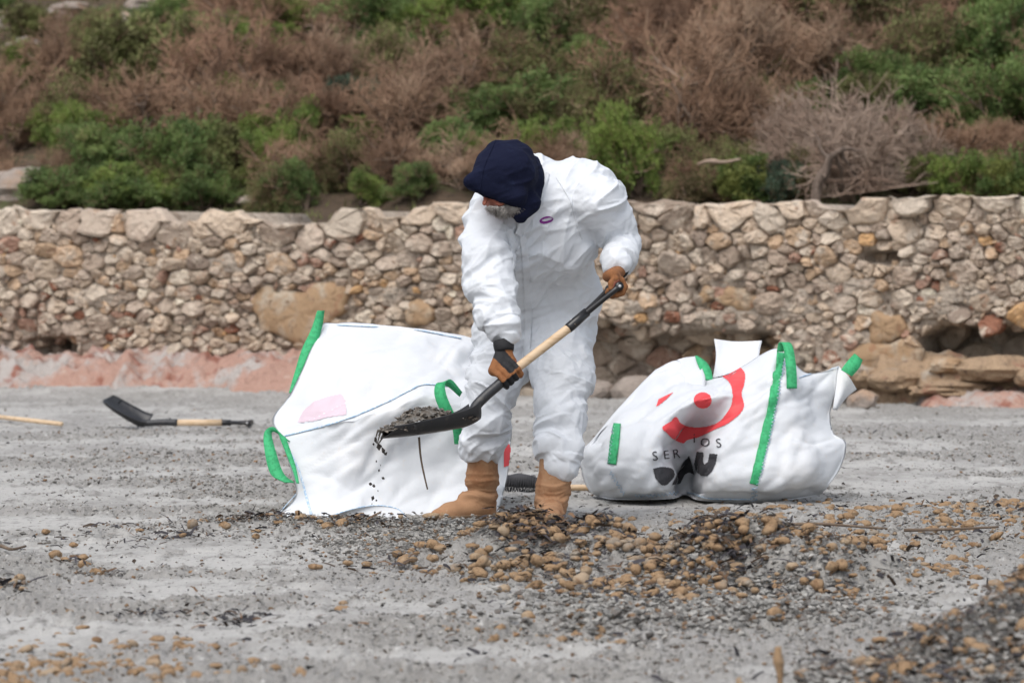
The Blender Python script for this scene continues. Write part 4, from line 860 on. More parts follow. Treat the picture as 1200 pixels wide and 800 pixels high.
h1['n_'] = unit(h1['n_'] - sh_dir * (h1['n_'] @ sh_dir)); h1['b'] = unit(np.cross(h1['n_'], sh_dir)); 
if h1['b'][1] > 0: h1['b'] *= -1
h1['b'] = h1['b'] * 1.0
BARC = P(720, 337, 15.50)
n2 = unit(np.array([.35, 0, .9])); n2 = unit(n2 - bar * (n2 @ bar)); b2v = np.cross(bar, n2); b2v = b2v if b2v[0] > 0 else -b2v
h2 = dict(c=BARC, a=bar, n_=n2, b=b2v, wrist=P(725, 318, 15.60), R=.016, rf=.0135, k=0)
hand(sb, h1['c'], h1['a'], h1['n_'], h1['b'], h1['wrist'], h1['R'], .0085, 0, .009, .0245)
hand(sb, h2['c'], h2['a'], h2['n_'], h2['b'], h2['wrist'], h2['R'], .0085, 0, .009, .0245)
V, Q = sb.mesh(1)
man = tag(obj('person', V, Q, M['skin'], None, wbase), 'bent worker in white coverall and navy hood shovelling wet sand and seagrass', 'person')
obj('coverall', suitV, suitQ, M['suit'], man, wbase)
ts = bvh(suitV, suitQ)
V, Q = ribbon_on(ts, [(606, 276), (617, 254), (629, 228), (639, 203)], [10, 15, 16, 12], .007, .01, 6); obj('collar', V, Q, M['suit'], man, wbase)
V, Q = ribbon_on(ts, [(612, 276), (615, 300), (618, 340), (619, 380), (617, 425)], [8, 9, 9, 9, 8], .003, .006, 6); obj('zip_flap', V, Q, M['suit'], man, wbase)
V, Q = ribbon_on(ts, [(652, 208), (668, 235), (676, 262), (682, 280)], 1.8, .0025, .003, 3); obj('sleeve_seam', V, Q, M['suit'], man, wbase)
V, Q = ribbon_on(ts, [(590, 262), (598, 290), (604, 322)], 1.8, .0025, .003, 3); obj('sleeve_seam', V, Q, M['suit'], man, wbase)
a = np.linspace(0, 2 * math.pi, 28); rt = -.25
def ov(rx, ry, cx=640, cy=258): return np.stack([cx + rx * np.cos(a) * math.cos(rt) - ry * np.sin(a) * math.sin(rt), cy + rx * np.cos(a) * math.sin(rt) + ry * np.sin(a) * math.cos(rt)], 1)
V, Q = print_on(ts, ov(8.2, 4.0), [ov(6.0, 1.5, 641, 257.2)], .4); obj('chest_logo', V, Q, M['purple'], man, wbase)
# hood (navy fleece) with the face opening cut low at the front
hd = SDF(P(535, 275, 15.9) * [1, 0, 1] + [0, 15.1, 0], P(650, 150, 15.4) * [1, 0, 1] + [0, 16.0, 0], .004)
hd.ell(P(593, 204, 15.52), (.128, .150, .125), .03); hd.cone(P(584, 188, 15.5), .065, P(580, 172, 15.5), .026, .05); hd.cone(P(578, 204, 15.44), .075, P(549, 213, 15.38), .018, .05)
hd.cone(P(556, 218, 15.40), .026, P(604, 230, 15.42), .046, .035); hd.cone(P(619, 240, 15.52), .042, P(610, 253, 15.47), .026, .03); hd.cone(P(600, 188, 15.56), .085, P(618, 206, 15.62), .062, .04); hd.cone(P(622, 206, 15.58), .050, P(620, 236, 15.56), .042, .03); hd.cone(P(620, 236, 15.5), .040, P(606, 250, 15.44), .020, .03); hd.cone(P(620, 195, 15.68), .05, P(626, 235, 15.7), .045, .03)
q0 = P(543, 219.5, 15.4); q1 = P(607, 244.5, 15.4); dl = unit(q1 - q0); nl = unit(np.cross(dl, [0, 1, 0.0])); nl = nl if nl[2] < 0 else -nl
sl, p = hd.block(hd.lo, hd.lo + hd.n * hd.h); dlow = (p - q0.astype(np.float32)) @ (unit(nl + [0, -.12, 0])).astype(np.float32)       # below the brim
xcut = (P(606, 240, 15.45)[0] - p[..., 0]) + .5 * (p[..., 2] - P(606, 240, 15.45)[2]); ycut = 15.64 - p[..., 1]
cut = np.minimum(np.minimum(dlow, xcut), ycut); hd.f = np.maximum(hd.f, cut)
inner = np.linalg.norm((p - P(588, 217, 15.55).astype(np.float32)) / np.array([.098, .115, .100], np.float32), axis=-1) - 1; hd.f = np.maximum(hd.f, -inner * .12)
V, Q = hd.mesh(2); N = vnormals(V, Q)
wq = np.stack([(V[:, 0] + .5 * V[:, 2]) * 8, (V[:, 2] - .3 * V[:, 0]) * 22, V[:, 1] * 8], 1); V = V + N * (.011 * (ridge(wq, 2, 3) - .5) + .012 * (fbm(V * 12, 2, 9) - .5))[:, None]
hood = obj('hood', V, Q, M['navy'], man, wbase); th_ = bvh(V, Q)
V, Q = ribbon_on(th_, [(581, 164), (573, 182), (566, 200), (562, 226)], 1.6, .002, .002, 3, 1.5); obj('hood_seam', V, Q, M['navy'], hood, wbase)
V, Q = ribbon_on(th_, [(545, 212), (560, 226), (580, 234), (604, 237)], 1.4, .002, .002, 3, 1.5); obj('hem_stitching', V, Q, M['navy'], hood, wbase)
# grey beard: a noisy core with short hairs
bd = SDF(P(560, 262, 15.6) * [1, 0, 1] + [0, 15.25, 0], P(620, 228, 15.3) * [1, 0, 1] + [0, 15.6, 0], .003)
bd.cone(P(577, 246, 15.43), .012, P(590, 247.5, 15.42), .018, .02); bd.cone(P(590, 247, 15.42), .018, P(604, 244, 15.43), .022, .02); bd.cone(P(572, 243.5, 15.405), .007, P(582, 244, 15.40), .009, .006)
V, Q = bd.mesh(0); N = vnormals(V, Q); V = V + N * (.010 * (fbm(V * 90, 2, 5) - .5))[:, None]; beard = obj('beard', V, Q, M['beard'], man, wbase)
sel = rng.choice(len(V), 900); p0 = V[sel]; dr = N[sel] * .5 + rng.normal(0, .3, (900, 3)) + [-.2, 0, -.8]; dr = dr / np.linalg.norm(dr, axis=1)[:, None] * rng.uniform(.008, .02, (900, 1))
Vh, Qh = segs_mesh(p0, p0 + dr, np.full(900, .0012), np.full(900, .0004)); obj('beard_hairs', Vh, Qh, M['beard'], beard, wbase)
# gloves
for (h_, nm, lab) in ((h1, 'L', 'black and tan work glove closed on the shaft'), (h2, 'R', 'tan work glove closed on the grip')):
    c = np.array(h_['c']); fld = SDF(np.minimum(c, h_['wrist']) - .10, np.maximum(c, h_['wrist']) + .10, .0026)
    hand(fld, c, h_['a'], h_['n_'], h_['b'], h_['wrist'], h_['R'], h_['rf'], 0, .018, .0245)
    V, Q = fld.mesh(1); g = obj('glove', V, Q, M['suede'], man, wbase); g['label'] = lab
    g.data.materials.append(M['glove']); fc = V[Q].mean(1); rel = fc - c; up_ = rel @ np.array(h_['n_']); al_ = rel @ np.array(h_['a'])
    blk = ((up_ < .012) & (al_ < .02)) | ((al_ > -.002) & (up_ > .02) & (al_ < .05)) if nm == 'L' else (np.abs(vnoise(fc * 60, 3) - .5) < .0)
    g.data.polygons.foreach_set('material_index', blk.astype(np.int32))
    wd_ = unit(np.array(h_['wrist']) - c); w0 = np.array(h_['wrist'])
    V, Q, T = tube([w0 - wd_ * .012, w0 - wd_ * .002, w0 + wd_ * .010, w0 + wd_ * .022, w0 + wd_ * .034], [.036, .040, .042, .042, .040] if nm == 'L' else [.032, .037, .039, .039, .037], 20); V += .003 * (vnoise(V * 60, 2)[:, None] - .5); obj('cuff', V, [Q, T], M['glove'], g, wbase)
# boots
def boot(shaft, foot, lowz, crease_seed, lab):
    allp = np.array([P(*q[:3]) for q in shaft + foot]); f_ = SDF(allp.min(0) - .14, allp.max(0) + .14, .0042); limb(f_, shaft, .02); limb(f_, foot, .03); f_.half((0, 0, lowz), (0, 0, -1), .006)
    V, Q = f_.mesh(1); N = vnormals(V, Q); ank = np.array(P(*shaft[-1][:3])); g_ = np.exp(-((V[:, 2] - ank[2] - .03) / .06) ** 2)
    V = V + N * (g_ * .026 * (ridge(np.stack([V[:, 0] * 5, V[:, 1] * 5, V[:, 2] * 32 + 2 * vnoise(V * 12, 8)], 1), 2, crease_seed) - .5) + .006 * (fbm(V * 16, 2, crease_seed) - .5))[:, None]
    b_ = obj('boot', V, Q, M['boot'], man, wbase)
    f2 = SDF(allp.min(0) - .14, allp.max(0) + .14, .0042); limb(f2, [(a, b, c, r + 2.2) for a, b, c, r in foot], .02); f2.half((0, 0, lowz + .018), (0, 0, 1), .003); f2.half((0, 0, lowz - .012), (0, 0, -1), .003)
    V, Q = f2.mesh(1)
    if len(V): obj('sole', V, Q, M['sole'], b_, wbase)
boot([(566, 528, 16.03, 18.5), (565, 560, 16.04, 18), (563, 586, 16.05, 17)], [(568, 597, 16.06, 13.5), (550, 595, 16.02, 14.5), (530, 601, 15.97, 11.5), (514, 605, 15.94, 9.5)], .012, 5, '')
boot([(652, 540, 15.72, 20), (649, 568, 15.71, 18.5), (646, 590, 15.70, 17)], [(645, 598, 15.72, 15), (644, 604, 15.58, 15.5), (642, 612, 15.48, 14.5), (642, 616, 15.42, 12)], .018, 6, '')

# ------------------------------------------------------------------ shovels
def scoop(tip, back, wdir, ldir, L, W, lip=.05, nu=26, nv_=22, th=.0025):
    """shovel pan: shallow dish with raised sides, closed heel and rounded front; ldir points heel to tip"""
    nrm = unit(np.cross(wdir, ldir)); nrm = nrm if nrm[2] > 0 else -nrm
    u, v = np.meshgrid(np.linspace(0, 1, nu), np.linspace(-1, 1, nv_), indexing='ij')
    ww = W * (.80 + .20 * np.sqrt(np.clip(u * 3, 0, 1))) * np.where(u > .8, np.sqrt(np.clip(1 - ((u - .8) / .2) ** 2 * .35, 0, 1)), 1)
    hgt = lip * np.abs(v) ** 5 * (1 - .55 * u) + lip * .30 * np.clip(1 - u / .2, 0, 1) ** 2 + .018 * u ** 3 + .008 * (v * v)
    A = np.array(back) + (u * L * (1 - .10 * (v * v) * (u > .75)))[..., None] * ldir + (v * ww / 2)[..., None] * wdir + hgt[..., None] * nrm
    V = A.reshape(-1, 3); V2 = V - nrm * th; k = len(V); b = np.concatenate([np.arange(nv_), np.arange(1, nu) * nv_ + nv_ - 1, (nu - 1) * nv_ + np.arange(nv_ - 2, -1, -1), np.arange(nu - 2, -1, -1) * nv_])
    return np.concatenate([V, V2]), np.concatenate([gridfaces(nu, nv_), gridfaces(nu, nv_, k, True), np.stack([b[:-1], b[:-1] + k, b[1:] + k, b[1:]], 1)]), nrm
def dgrip(par, org, a, b, bardir, half=.058):
    """black D-grip: sleeve, two splayed arms, cross bar with bolts; a = sleeve end on the wood, b = bar centre"""
    d = unit(b - a); L = np.linalg.norm(b - a); m = a + d * L * .38
    V, Q, T = tube([a - d * .012, a, a + d * L * .15, m], [.0195, .0205, .020, .019], 16); mb = MB(); mb.add(V, Q, T)
    for s in (-1, 1):
        V, Q, T = tube(crom([m - d * .02, m + d * L * .18 + bardir * s * half * .45, b - d * .035 + bardir * s * half * .95, b + bardir * s * half], 6), np.interp(np.linspace(0, 1, 19), [0, .5, 1], [.014, .0115, .013]), 10); mb.add(V, Q, T)
    V, Q, T = tube([b - bardir * (half + .011), b - bardir * half * .9, b, b + bardir * half * .9, b + bardir * (half + .011)], [.0175, .0175, .0165, .0175, .0175], 14); mb.add(V, Q, T)
    V, Fs, _ = mb.get(); g = obj('grip', V, Fs, M['blackplastic'], par, org)
    for s in (-1, 1):
        V, Q, T = tube([b + bardir * s * (half + .009), b + bardir * s * (half + .0145)], .0065, 8); obj('bolt', V, [Q, T], M['steel'], g, org)
    nn = unit(np.cross(d, bardir)); nn = nn if nn[1] < 0 else -nn
    V, Q, T = tube([a + d * .022 + nn * .018, a + d * .022 + nn * .0225], .0045, 8); obj('rivet', V, [Q, T], M['steel'], g, org)
sv = empty('shovel', P(500, 505, 15.25), 'black scoop shovel with pale wooden shaft held by the worker, loaded with wet sand', 'shovel'); so_ = np.array(sv.location)
A_ = P(668, 383, 15.42); B_ = P(597, 438, 15.34); HEEL = P(556, 484, 15.27)
V, Q, T = tube([A_ - sh_dir * .02, A_, (A_ + B_) / 2, B_, B_ + sh_dir * .03], [.0185, .0185, .0185, .0185, .0175], 16); obj('shaft', V, [Q, T], M['wood'], sv, so_)
dgrip(sv, so_, A_, BARC, bar)
V, Q, T = tube(crom([B_ - sh_dir * .005, P(585, 450, 15.32), P(571, 462, 15.30), P(559, 474, 15.285), P(550, 486, 15.275), P(530, 494, 15.265)], 6), np.interp(np.linspace(0, 1, 31), [0, .6, .8, 1], [.0205, .021, .019, .012]), 14, True); obj('socket', V, [Q, T], M['blackmetal'], sv, so_)
ld = unit(P(447, 512, 15.18) - P(560, 491, 15.27)); wd = unit(np.cross(ld, [0.0, 0, 1])); wd = wd if wd[1] < 0 else -wd; wd = unit(wd + np.array([0, 0, .09])); ld = unit(ld - wd * (ld @ wd))
bk_ = P(561, 497, 15.27); V, Q, nrm = scoop(None, bk_, wd, ld, .40, .27, .062); obj('blade', V, Q, M['blackmetal'], sv, so_)
# wet load on the blade
u, v = np.meshgrid(np.linspace(.06, .97, 44), np.linspace(-.93, .93, 30), indexing='ij'); hgt = .022 + .075 * np.exp(-((u - .58) / .30) ** 2) * (1 - v ** 2) ** .5
Vl = (bk_ + (u * .40)[..., None] * ld + (v * .27 / 2 * .93)[..., None] * wd + hgt[..., None] * nrm).reshape(-1, 3); Vl = Vl + nrm * (.028 * (ridge(Vl * 26, 3, 5) - .5))[:, None]
ll = kind(tag(obj('sand_load', Vl, gridfaces(44, 30), M['clump'], None, bk_, col=(.10, .085, .07)), 'heap of wet grey sand and seagrass bits on the shovel blade', 'sand'), 'stuff')
def chips(centers, size, cols, seed, flat=.6):
    """many small uneven lumps: squashed octahedra"""
    g = np.random.default_rng(seed); n = len(centers); o8 = np.array([[1, 0, 0], [-1, 0, 0], [0, 1, 0], [0, -1, 0], [0, 0, 1], [0, 0, -1.]]); t8 = np.array([[0, 2, 4], [2, 1, 4], [1, 3, 4], [3, 0, 4], [2, 0, 5], [1, 2, 5], [3, 1, 5], [0, 3, 5]])
    q = g.normal(0, 1, (n, 3)); q /= np.linalg.norm(q, axis=1)[:, None]; r_ = g.normal(0, 1, (n, 3)); a_ = np.cross(q, r_); a_ /= np.linalg.norm(a_, axis=1)[:, None]; b_ = np.cross(q, a_)
    Rm = np.stack([q, a_, b_], 1); s = np.asarray(size).reshape(-1, 1, 1) * g.uniform(.55, 1.2, (n, 6, 1)); L = o8[None] * s * np.array([1, .8, .7]); V = np.einsum('nij,njk->nik', L, Rm); V[..., 2] *= flat
    V = V + np.asarray(centers)[:, None]; T = (np.arange(n)[:, None, None] * 6 + t8[None]).reshape(-1, 3)
    return V.reshape(-1, 3), T, np.repeat(np.asarray(cols), 6, 0)
k = rng.choice(len(Vl), 420); cpt = Vl[k] + nrm * .004 + rng.normal(0, .004, (420, 3)); cc = np.where(rng.random((420, 1)) < .45, [[.05, .04, .032]], [[.17, .145, .12]]) * rng.uniform(.7, 1.3, (420, 1))
V, T, c = chips(cpt, rng.uniform(.005, .019, 420), cc, 5); kind(tag(obj('seagrass_bits', V, T, M['clump'], None, bk_, smooth=False, col=c), 'dark seagrass crumbs lying on the load of the shovel', 'seagrass'), 'stuff')
fal = [(440, 515, 5), (444, 523, 6), (438, 520, 3), (449, 528, 5), (452, 531, 3), (441, 540, 2), (444, 551, 3), (449, 560, 2.5), (434, 567, 5), (438, 569, 4), (437, 583, 3.5), (441, 586, 2), (439, 600, 3), (446, 545, 1.5), (443, 575, 1.5), (436, 590, 1.5)]
V, T, c = chips([P(a, b, 15.2) for a, b, _ in fal], [px2m(r, 15.2) * .8 for *_, r in fal], np.tile([.035, .03, .026], (len(fal), 1)), 6, 1.3); kind(tag(obj('falling_crumbs', V, T, M['litter'], None, P(440, 600, 15.2), smooth=False, col=c), 'dark wet crumbs dropping from the tip of the shovel blade', 'crumbs'), 'stuff')
V, Q, T = tube(crom([P(491, 512, 15.2), P(493, 535, 15.2), P(497, 556, 15.2), P(501, 573, 15.21)], 6), np.linspace(.0045, .003, 19), 6); tag(obj('dangling_twig', V, [Q, T], M['stick'], None, P(491, 512, 15.2)), 'thin dark twig hanging down from the shovel blade', 'twig')
for k, (x0, y0, dx, dy) in enumerate([(446, 506, -4, 14), (450, 510, -8, 12), (443, 504, -3, 10)]):
    V, Q, T = tube(crom([P(x0, y0, 15.2), P(x0 + dx * .5, y0 + dy * .5, 15.19), P(x0 + dx, y0 + dy, 15.19)], 4), np.linspace(.004, .002, 9), 5); tag(obj('seagrass_shred', V, [Q, T], M['litter'], None, P(x0, y0, 15.2), col=(.06, .05, .04)), 'dark seagrass shred dangling off the tip of the loaded blade', 'seagrass', 'shreds hanging off the blade')

# shovel lying on the sand by the ledge
Yl = 24.6
def GL(px, py, Y=Yl): return P(px, py, Y)
s2 = empty('shovel', [P(200, 503, Yl)[0], Yl, gz(P(200, 503, Yl)[0], Yl)[0]], 'scoop shovel lying on the sand with its black blade tilted up', 'shovel'); so2 = np.array(s2.location); zg = so2[2] + .035
def sp(px, z, dy=0): return np.array([(px - 600) / F * (Yl + dy), Yl + dy, zg + z])
V, Q, T = tube([sp(205, 0), sp(230, 0), sp(260, 0)], .021, 14); obj('shaft', V, [Q, T], M['wood'], s2, so2)
dgrip(s2, so2, sp(258, 0), sp(292, 0), unit(np.array([.12, 1, 0])), .06)
V, Q, T = tube(crom([sp(208, 0), sp(190, .002), sp(172, -.004), sp(160, -.01)], 5), np.linspace(.0225, .018, 16), 12); obj('socket', V, [Q, T], M['blackmetal'], s2, so2)
ld2 = unit(np.array([-.84, -.10, .46])); wd2 = unit(np.array([-.12, -1.0, -.20])); ld2 = unit(ld2 - wd2 * (ld2 @ wd2)); V, Q, _ = scoop(None, sp(170, -.03), wd2, ld2, .32, .25, .05); obj('blade', V, Q, M['blackmetal'], s2, so2)
# wooden tool handle at the left
a0, a1 = G(-40, 492), G(72, 502); V, Q, T = tube([a0 + [0, 0, .05], (a0 + a1) / 2 + [0, 0, .04], a1 + [0, 0, .03]], .015, 12); tag(obj('wooden_handle', V, [Q, T], M['wood'], None, a1), 'pale bare wooden tool handle lying on the sand away from the bags', 'tool handle')
# broom between the boots and the printed bag
br = empty('broom', G(610, 578), 'dark bristled broom with a wooden handle lying behind the boots', 'broom'); bo = np.array(br.location); Yb = bo[1]
def bp_(px, py, dy=0): return P(px, py, Yb + dy)
V, Q, T = tube([bp_(628, 571), bp_(680, 571, .02), bp_(760, 572, .05)], .015, 10); obj('handle', V, [Q, T], M['wood'], br, bo)
V, Q, T = tube(crom([bp_(589, 566), bp_(600, 563), bp_(615, 563), bp_(630, 566)], 4), np.interp(np.linspace(0, 1, 13), [0, .5, 1], [.02, .034, .025]), 12); obj('head', V, [Q, T], M['bristle'], br, bo)
mb = MB()
for k in range(17):
    x = 590 + 2.3 * k
    th = np.linspace(0, 2 * math.pi, 15); pts = np.stack([bp_(x, 565)[0] + 0 * th + .004 * np.sin(th * 2 + k), Yb + .040 * np.sin(th), bp_(x, 566)[2] + .038 * np.cos(th)], 1); V, Q, T = tube(pts, .0022, 4); mb.add(V, Q, T)
V, Fs, _ = mb.get(); kind(obj('bristle_rings', V, Fs, M['bristle'], br, bo), 'stuff')

# ------------------------------------------------------------------ litter on the beach
def scatter(n, boxes, seed):
    """ground spots for patches given as (px, row, spread x, spread y, weight)"""
    g = np.random.default_rng(seed); wts = np.array([b[4] for b in boxes], float); k = g.choice(len(boxes), n, p=wts / wts.sum()); bx = np.array([b[:4] for b in boxes])[k]
    px = bx[:, 0] + g.normal(0, 1, n) * bx[:, 2]; py = np.clip(bx[:, 1] + g.normal(0, 1, n) * bx[:, 3], 478, 905); Y = F * H / (py - HOR); X = (px - 600) / F * Y
    return X, Y
HEAP = [(630, 667, 38, 13, 6), (555, 663, 42, 11, 2.4), (715, 675, 42, 13, 4), (810, 684, 45, 13, 5), (880, 685, 45, 12, 4), (970, 687, 35, 10, 2), (470, 664, 40, 7, .6), (760, 700, 50, 9, 1.6)]
RIGHT = [(900, 615, 80, 14, 3), (1050, 615, 80, 16, 4), (1000, 645, 90, 16, 4), (1140, 620, 60, 16, 3), (880, 640, 60, 10, 2), (1080, 680, 50, 12, 1), (1170, 600, 40, 8, 1.5)]
LEFT = [(330, 618, 55, 5, 3), (430, 618, 40, 6, 2), (220, 628, 50, 4, 1), (90, 632, 60, 6, .4), (85, 662, 12, 3, .3), (12, 690, 12, 3, .5), (120, 676, 20, 2, .2)]
FRONT = [(60, 770, 60, 14, 3), (150, 785, 60, 10, 2), (230, 790, 60, 10, 1), (20, 790, 40, 10, 2), (210, 755, 30, 6, .7), (700, 752, 40, 4, 1), (600, 740, 60, 12, .7), (400, 714, 3, 2, .3), (840, 700, 60, 14, 1.4)]
PILE = [(1110, 782, 35, 14, 2), (1190, 785, 40, 18, 4), (1050, 800, 35, 10, 1.5), (1200, 830, 45, 22, 3), (1110, 825, 35, 16, 1.6), (975, 802, 20, 6, .5), (1270, 800, 50, 40, 2)]
ballm = []
for k in range(7):
    bm = bmesh.new(); bmesh.ops.create_icosphere(bm, subdivisions=2, radius=1); V = np.array([v.co[:] for v in bm.verts]); Fc = np.array([[v.index for v in f.verts] for f in bm.faces]); bm.free()
    V = V * (1 + .45 * (fbm(V * 1.5 + 5 * k, 2, 900 + k) - .5) + .30 * (vnoise(V * 4 + k, 950 + k) - .5))[:, None] * np.array([[1, .82, .62], [1, .9, .75], [1.25, .8, .55], [1.1, .8, .5], [1.1, .95, .65], [1.3, .75, .5], [1, .85, .55]][k])
    ballm.append((V, Fc, mesh_np('seagrass_ball', V, Fc))); ballm[-1][2].materials.append(M['ball'])
spots = []
for (bx, n, sz, lab, grp, zj) in ((HEAP, 850, (.008, .030), 'brown fibrous seagrass ball in the debris heap before the boots', 'seagrass balls in the heap', .03),
                                  (RIGHT, 520, (.010, .030), 'brown seagrass ball strewn over the sand below the printed bag', 'seagrass balls strewn on the sand', 0),
                                  (LEFT, 75, (.014, .032), 'brown seagrass ball in the thin line of debris by the tipped bag', 'seagrass balls near the tipped bag', .01),
                                  (FRONT, 330, (.008, .024), 'small seagrass ball half sunk in smooth open sand', 'seagrass balls on the open sand', -.006),
                                  (PILE, 200, (.014, .036), 'seagrass ball on the dark foreground pile of weed', 'seagrass balls on the dark pile', .02)):
    X, Y = scatter(n, bx, 500 + n); R = rng.uniform(0, 1, n) ** 1.6 * (sz[1] - sz[0]) + sz[0]; Z = gz(X, Y)
    for x, y, z, r in zip(X, Y, Z, R):
        vis = -.137 < x / y < .137 and y > F * H / 508
        spots.append((r / y if vis else 0, x, y, z + r * (.05 + .3 * rng.random()) + zj * rng.random(), r, lab, grp))
spots.sort(key=lambda s: -s[0]); restb = MB()
for k, (w_, x, y, z, r, lab, grp) in enumerate(spots):
    V, Fc, me = ballm[k % 7]; rz = rng.uniform(0, 6.28); rx = rng.normal(0, .35)
    if k < 300:
        o = link('seagrass_ball', me, None, None, (x, y, z)); o.rotation_euler = (rx, rng.normal(0, .35), rz); o.scale = (r, r, r); tag(o, lab, 'seagrass ball', grp)
    else:
        c, s = math.cos(rz), math.sin(rz); W = V * r; restb.add(np.stack([W[:, 0] * c - W[:, 1] * s + x, W[:, 0] * s + W[:, 1] * c + y, W[:, 2] + z], 1), None, Fc)
V, Fs, _ = restb.get(); kind(tag(obj('small_seagrass_balls', V, Fs, M['ball']), 'countless small brown seagrass balls scattered over the sand', 'seagrass balls'), 'stuff')
# crumbs of grey sand
def crumbs(n, bx, seed, s0, s1, dark, lift=0, band=False):
    X, Y = scatter(n * (2 if band else 1), bx, seed); g = np.random.default_rng(seed)
    if band: ok = crumb(X, Y) > .25 + .5 * g.random(len(X)) - .35 * (g.random(len(X)) < .2); X, Y = X[ok], Y[ok]; n = len(X)
    X, Y = X, Y; sz = s0 + (s1 - s0) * g.random(n) ** 3; c = np.array([.31, .30, .28]) * g.uniform(.6, 1.25, (n, 1)); m_ = g.random(n) < dark
    c[m_] = np.array([.11, .098, .088]) * g.uniform(.5, 1.6, (m_.sum(), 1)); br_ = g.random(n) < .12 * (dark > .1); c[br_] = np.array([.2, .12, .065]) * g.uniform(.6, 1.3, (br_.sum(), 1))
    return np.stack([X, Y, gz(X, Y) + sz * .25 + lift * g.random(n)], 1), sz, c
WIDE = [(600, 640, 420, 60, 3), (300, 560, 260, 35, 2), (1000, 560, 220, 30, 1.5), (300, 720, 260, 50, 1.6), (800, 740, 260, 40, 2), (200, 510, 260, 14, 1), (1050, 520, 140, 16, 1)]
pts_ = [crumbs(15000, HEAP + LEFT[:2] + [(450, 640, 60, 8, 3), (560, 625, 60, 6, 3), (900, 710, 80, 14, 4), (760, 720, 80, 14, 3)], 21, .004, .024, .22, .02), crumbs(30000, WIDE, 22, .003, .014, .12, 0, True), crumbs(9000, WIDE, 27, .002, .008, .25), crumbs(14000, [(250, 530, 260, 25, 2), (1050, 540, 150, 30, 1.4), (650, 580, 200, 20, 1), (200, 580, 200, 30, 1)], 26, .004, .020, .12, 0, True), crumbs(7000, RIGHT, 23, .004, .018, .2), crumbs(12000, PILE, 24, .005, .030, .30, .03), crumbs(1500, LEFT, 25, .004, .013, .3, .01)]
V, T, c = chips(np.concatenate([q[0] for q in pts_]), np.concatenate([q[1] for q in pts_]), np.concatenate([q[2] for q in pts_]), 31)
kind(tag(obj('sand_crumbs', V, T, M['clump'], smooth=False, col=c), 'grey crumbs and clods of damp sand strewn across the beach', 'sand crumbs'), 'stuff')
# ribbons of dead seagrass leaf
def leaves(n, bx, seed, L0, L1, lift):
    X, Y = scatter(n, bx, seed); g = np.random.default_rng(seed); L = g.uniform(L0, L1, n)[:, None]; p0 = np.stack([X, Y, gz(X, Y) + .003 + lift * g.random(n)], 1); az = g.uniform(0, 6.28, n); d = np.stack([np.cos(az), np.sin(az), g.normal(0, .25, n)], 1); s = np.stack([-np.sin(az), np.cos(az), g.normal(0, .5, n)], 1) * g.uniform(.002, .006, (n, 1))
    up_ = np.array([0, 0, 1.]) * L * g.uniform(0, .18, (n, 1)); r = [p0 - s, p0 + s, p0 + d * L * .5 + up_ + s, p0 + d * L * .5 + up_ - s, p0 + d * L + s * .6, p0 + d * L - s * .6]
    V = np.stack(r, 1).reshape(-1, 3); b = np.arange(n)[:, None] * 6; Q = np.concatenate([b + [[0, 1, 2, 3]], b + [[3, 2, 4, 5]]]); c = np.where(g.random((n, 1)) < .55, [[.035, .032, .036]], np.where(g.random((n, 1)) < .5, [[.10, .06, .035]], [[.05, .035, .025]])) * g.uniform(.6, 1.6, (n, 1))
    return V, Q, np.repeat(c, 6, 0)
mb = MB()
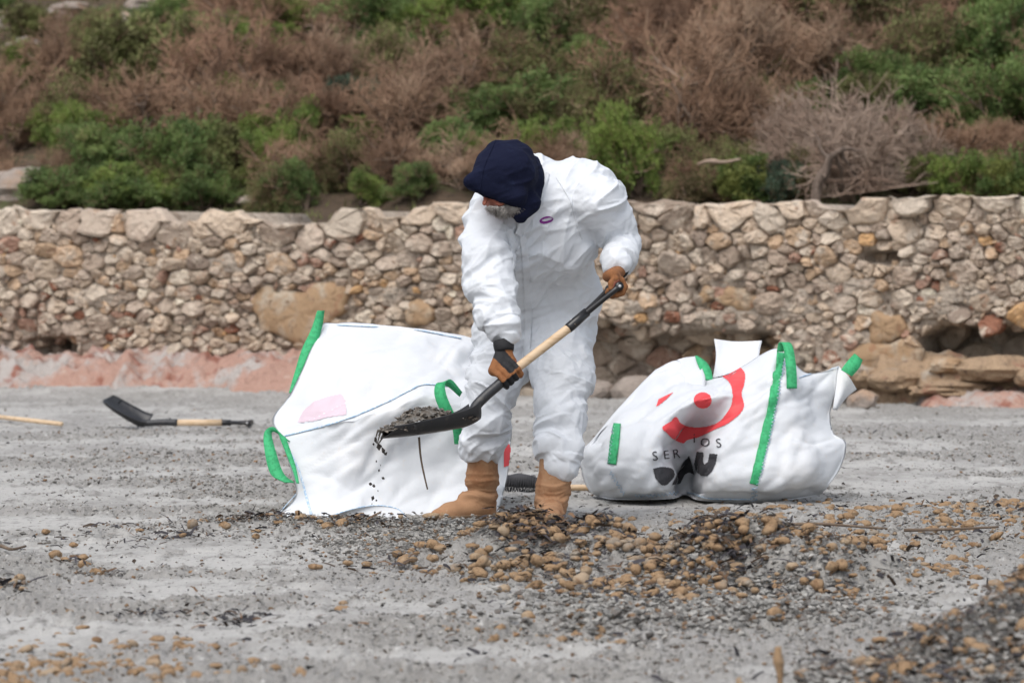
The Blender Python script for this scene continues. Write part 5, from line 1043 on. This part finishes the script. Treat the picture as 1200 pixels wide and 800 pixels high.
for a in ((2200, HEAP + [(635, 662, 28, 8, 9), (845, 680, 40, 7, 6)], 41, .02, .07, .03), (500, LEFT, 42, .02, .07, .012), (900, PILE, 43, .02, .07, .05), (800, WIDE, 44, .01, .045, .002), (500, RIGHT, 45, .015, .06, .006), (120, [(180, 725, 40, 4, 2), (280, 730, 20, 4, 2)], 46, .02, .06, .004)):
    V, Q, c = leaves(*a); mb.add(V, Q, None, c)
for a in ((900, [(635, 664, 24, 6, 3), (600, 662, 18, 5, 1), (700, 668, 22, 5, 1), (840, 680, 30, 6, 2)], 47, .02, .06, .06), (500, [(310, 618, 22, 3, 2), (420, 622, 25, 3, 1)], 48, .02, .06, .035)):
    V, Q, c = leaves(*a); mb.add(V, Q, None, c)
V, Fs, c = mb.get(); kind(tag(obj('seagrass_litter', V, Fs, M['litter'], smooth=False, col=c), 'dark shreds of dead seagrass leaves scattered over the sand', 'seagrass'), 'stuff')
# sticks
for path, r, lab in (([(852, 620), (905, 625), (960, 627), (1040, 627)], .008, 'long thin grey stick lying across the strewn seagrass balls'), ([(1060, 629), (1110, 631), (1170, 630)], .007, 'shorter dark twig lying on the sand past the long stick'), ([(0, 648), (14, 649), (30, 646)], .007, 'dark curved twig on the smooth sand far from the tipped bag')):
    pp = [G(a, b) + [0, 0, .022] for a, b in path]; V, Q, T = tube(crom(pp, 6), np.linspace(r, r * .6, 6 * (len(pp) - 1) + 1), 7); tag(obj('stick', V, [Q, T], M['stick'], None, pp[0]), lab, 'stick')
for (px, py, h_, w_, lab) in ((914, 806, 50, 8, 'upright brown dried stalk stuck in the sand before the heap'), (868, 812, 20, 6, 'short stub of a brown stalk next to the upright stalk')):
    b0 = G(px, py); s_ = b0[1] / F; V, Q, T = tube(crom([b0 - [0, 0, .02], b0 + [.0, 0, h_ * .3 * s_], b0 + [-.004, 0, h_ * .7 * s_], b0 + [-.006, 0, h_ * s_]], 5), np.interp(np.linspace(0, 1, 16), [0, .35, .6, 1], [w_ * .25 * s_, w_ * .5 * s_, w_ * .9 * s_, w_ * .35 * s_]), 9); V += .004 * (vnoise(V * 80, 3)[:, None] - .5); tag(obj('dry_stalk', V, [Q, T], M['ball'], None, b0), lab, 'stalk')
print('tris', sum(len(m.loop_triangles) if m.loop_triangles else sum(len(p.vertices) - 2 for p in m.polygons) if len(m.polygons) < 50000 else 2 * len(m.polygons) for m in bpy.data.meshes))
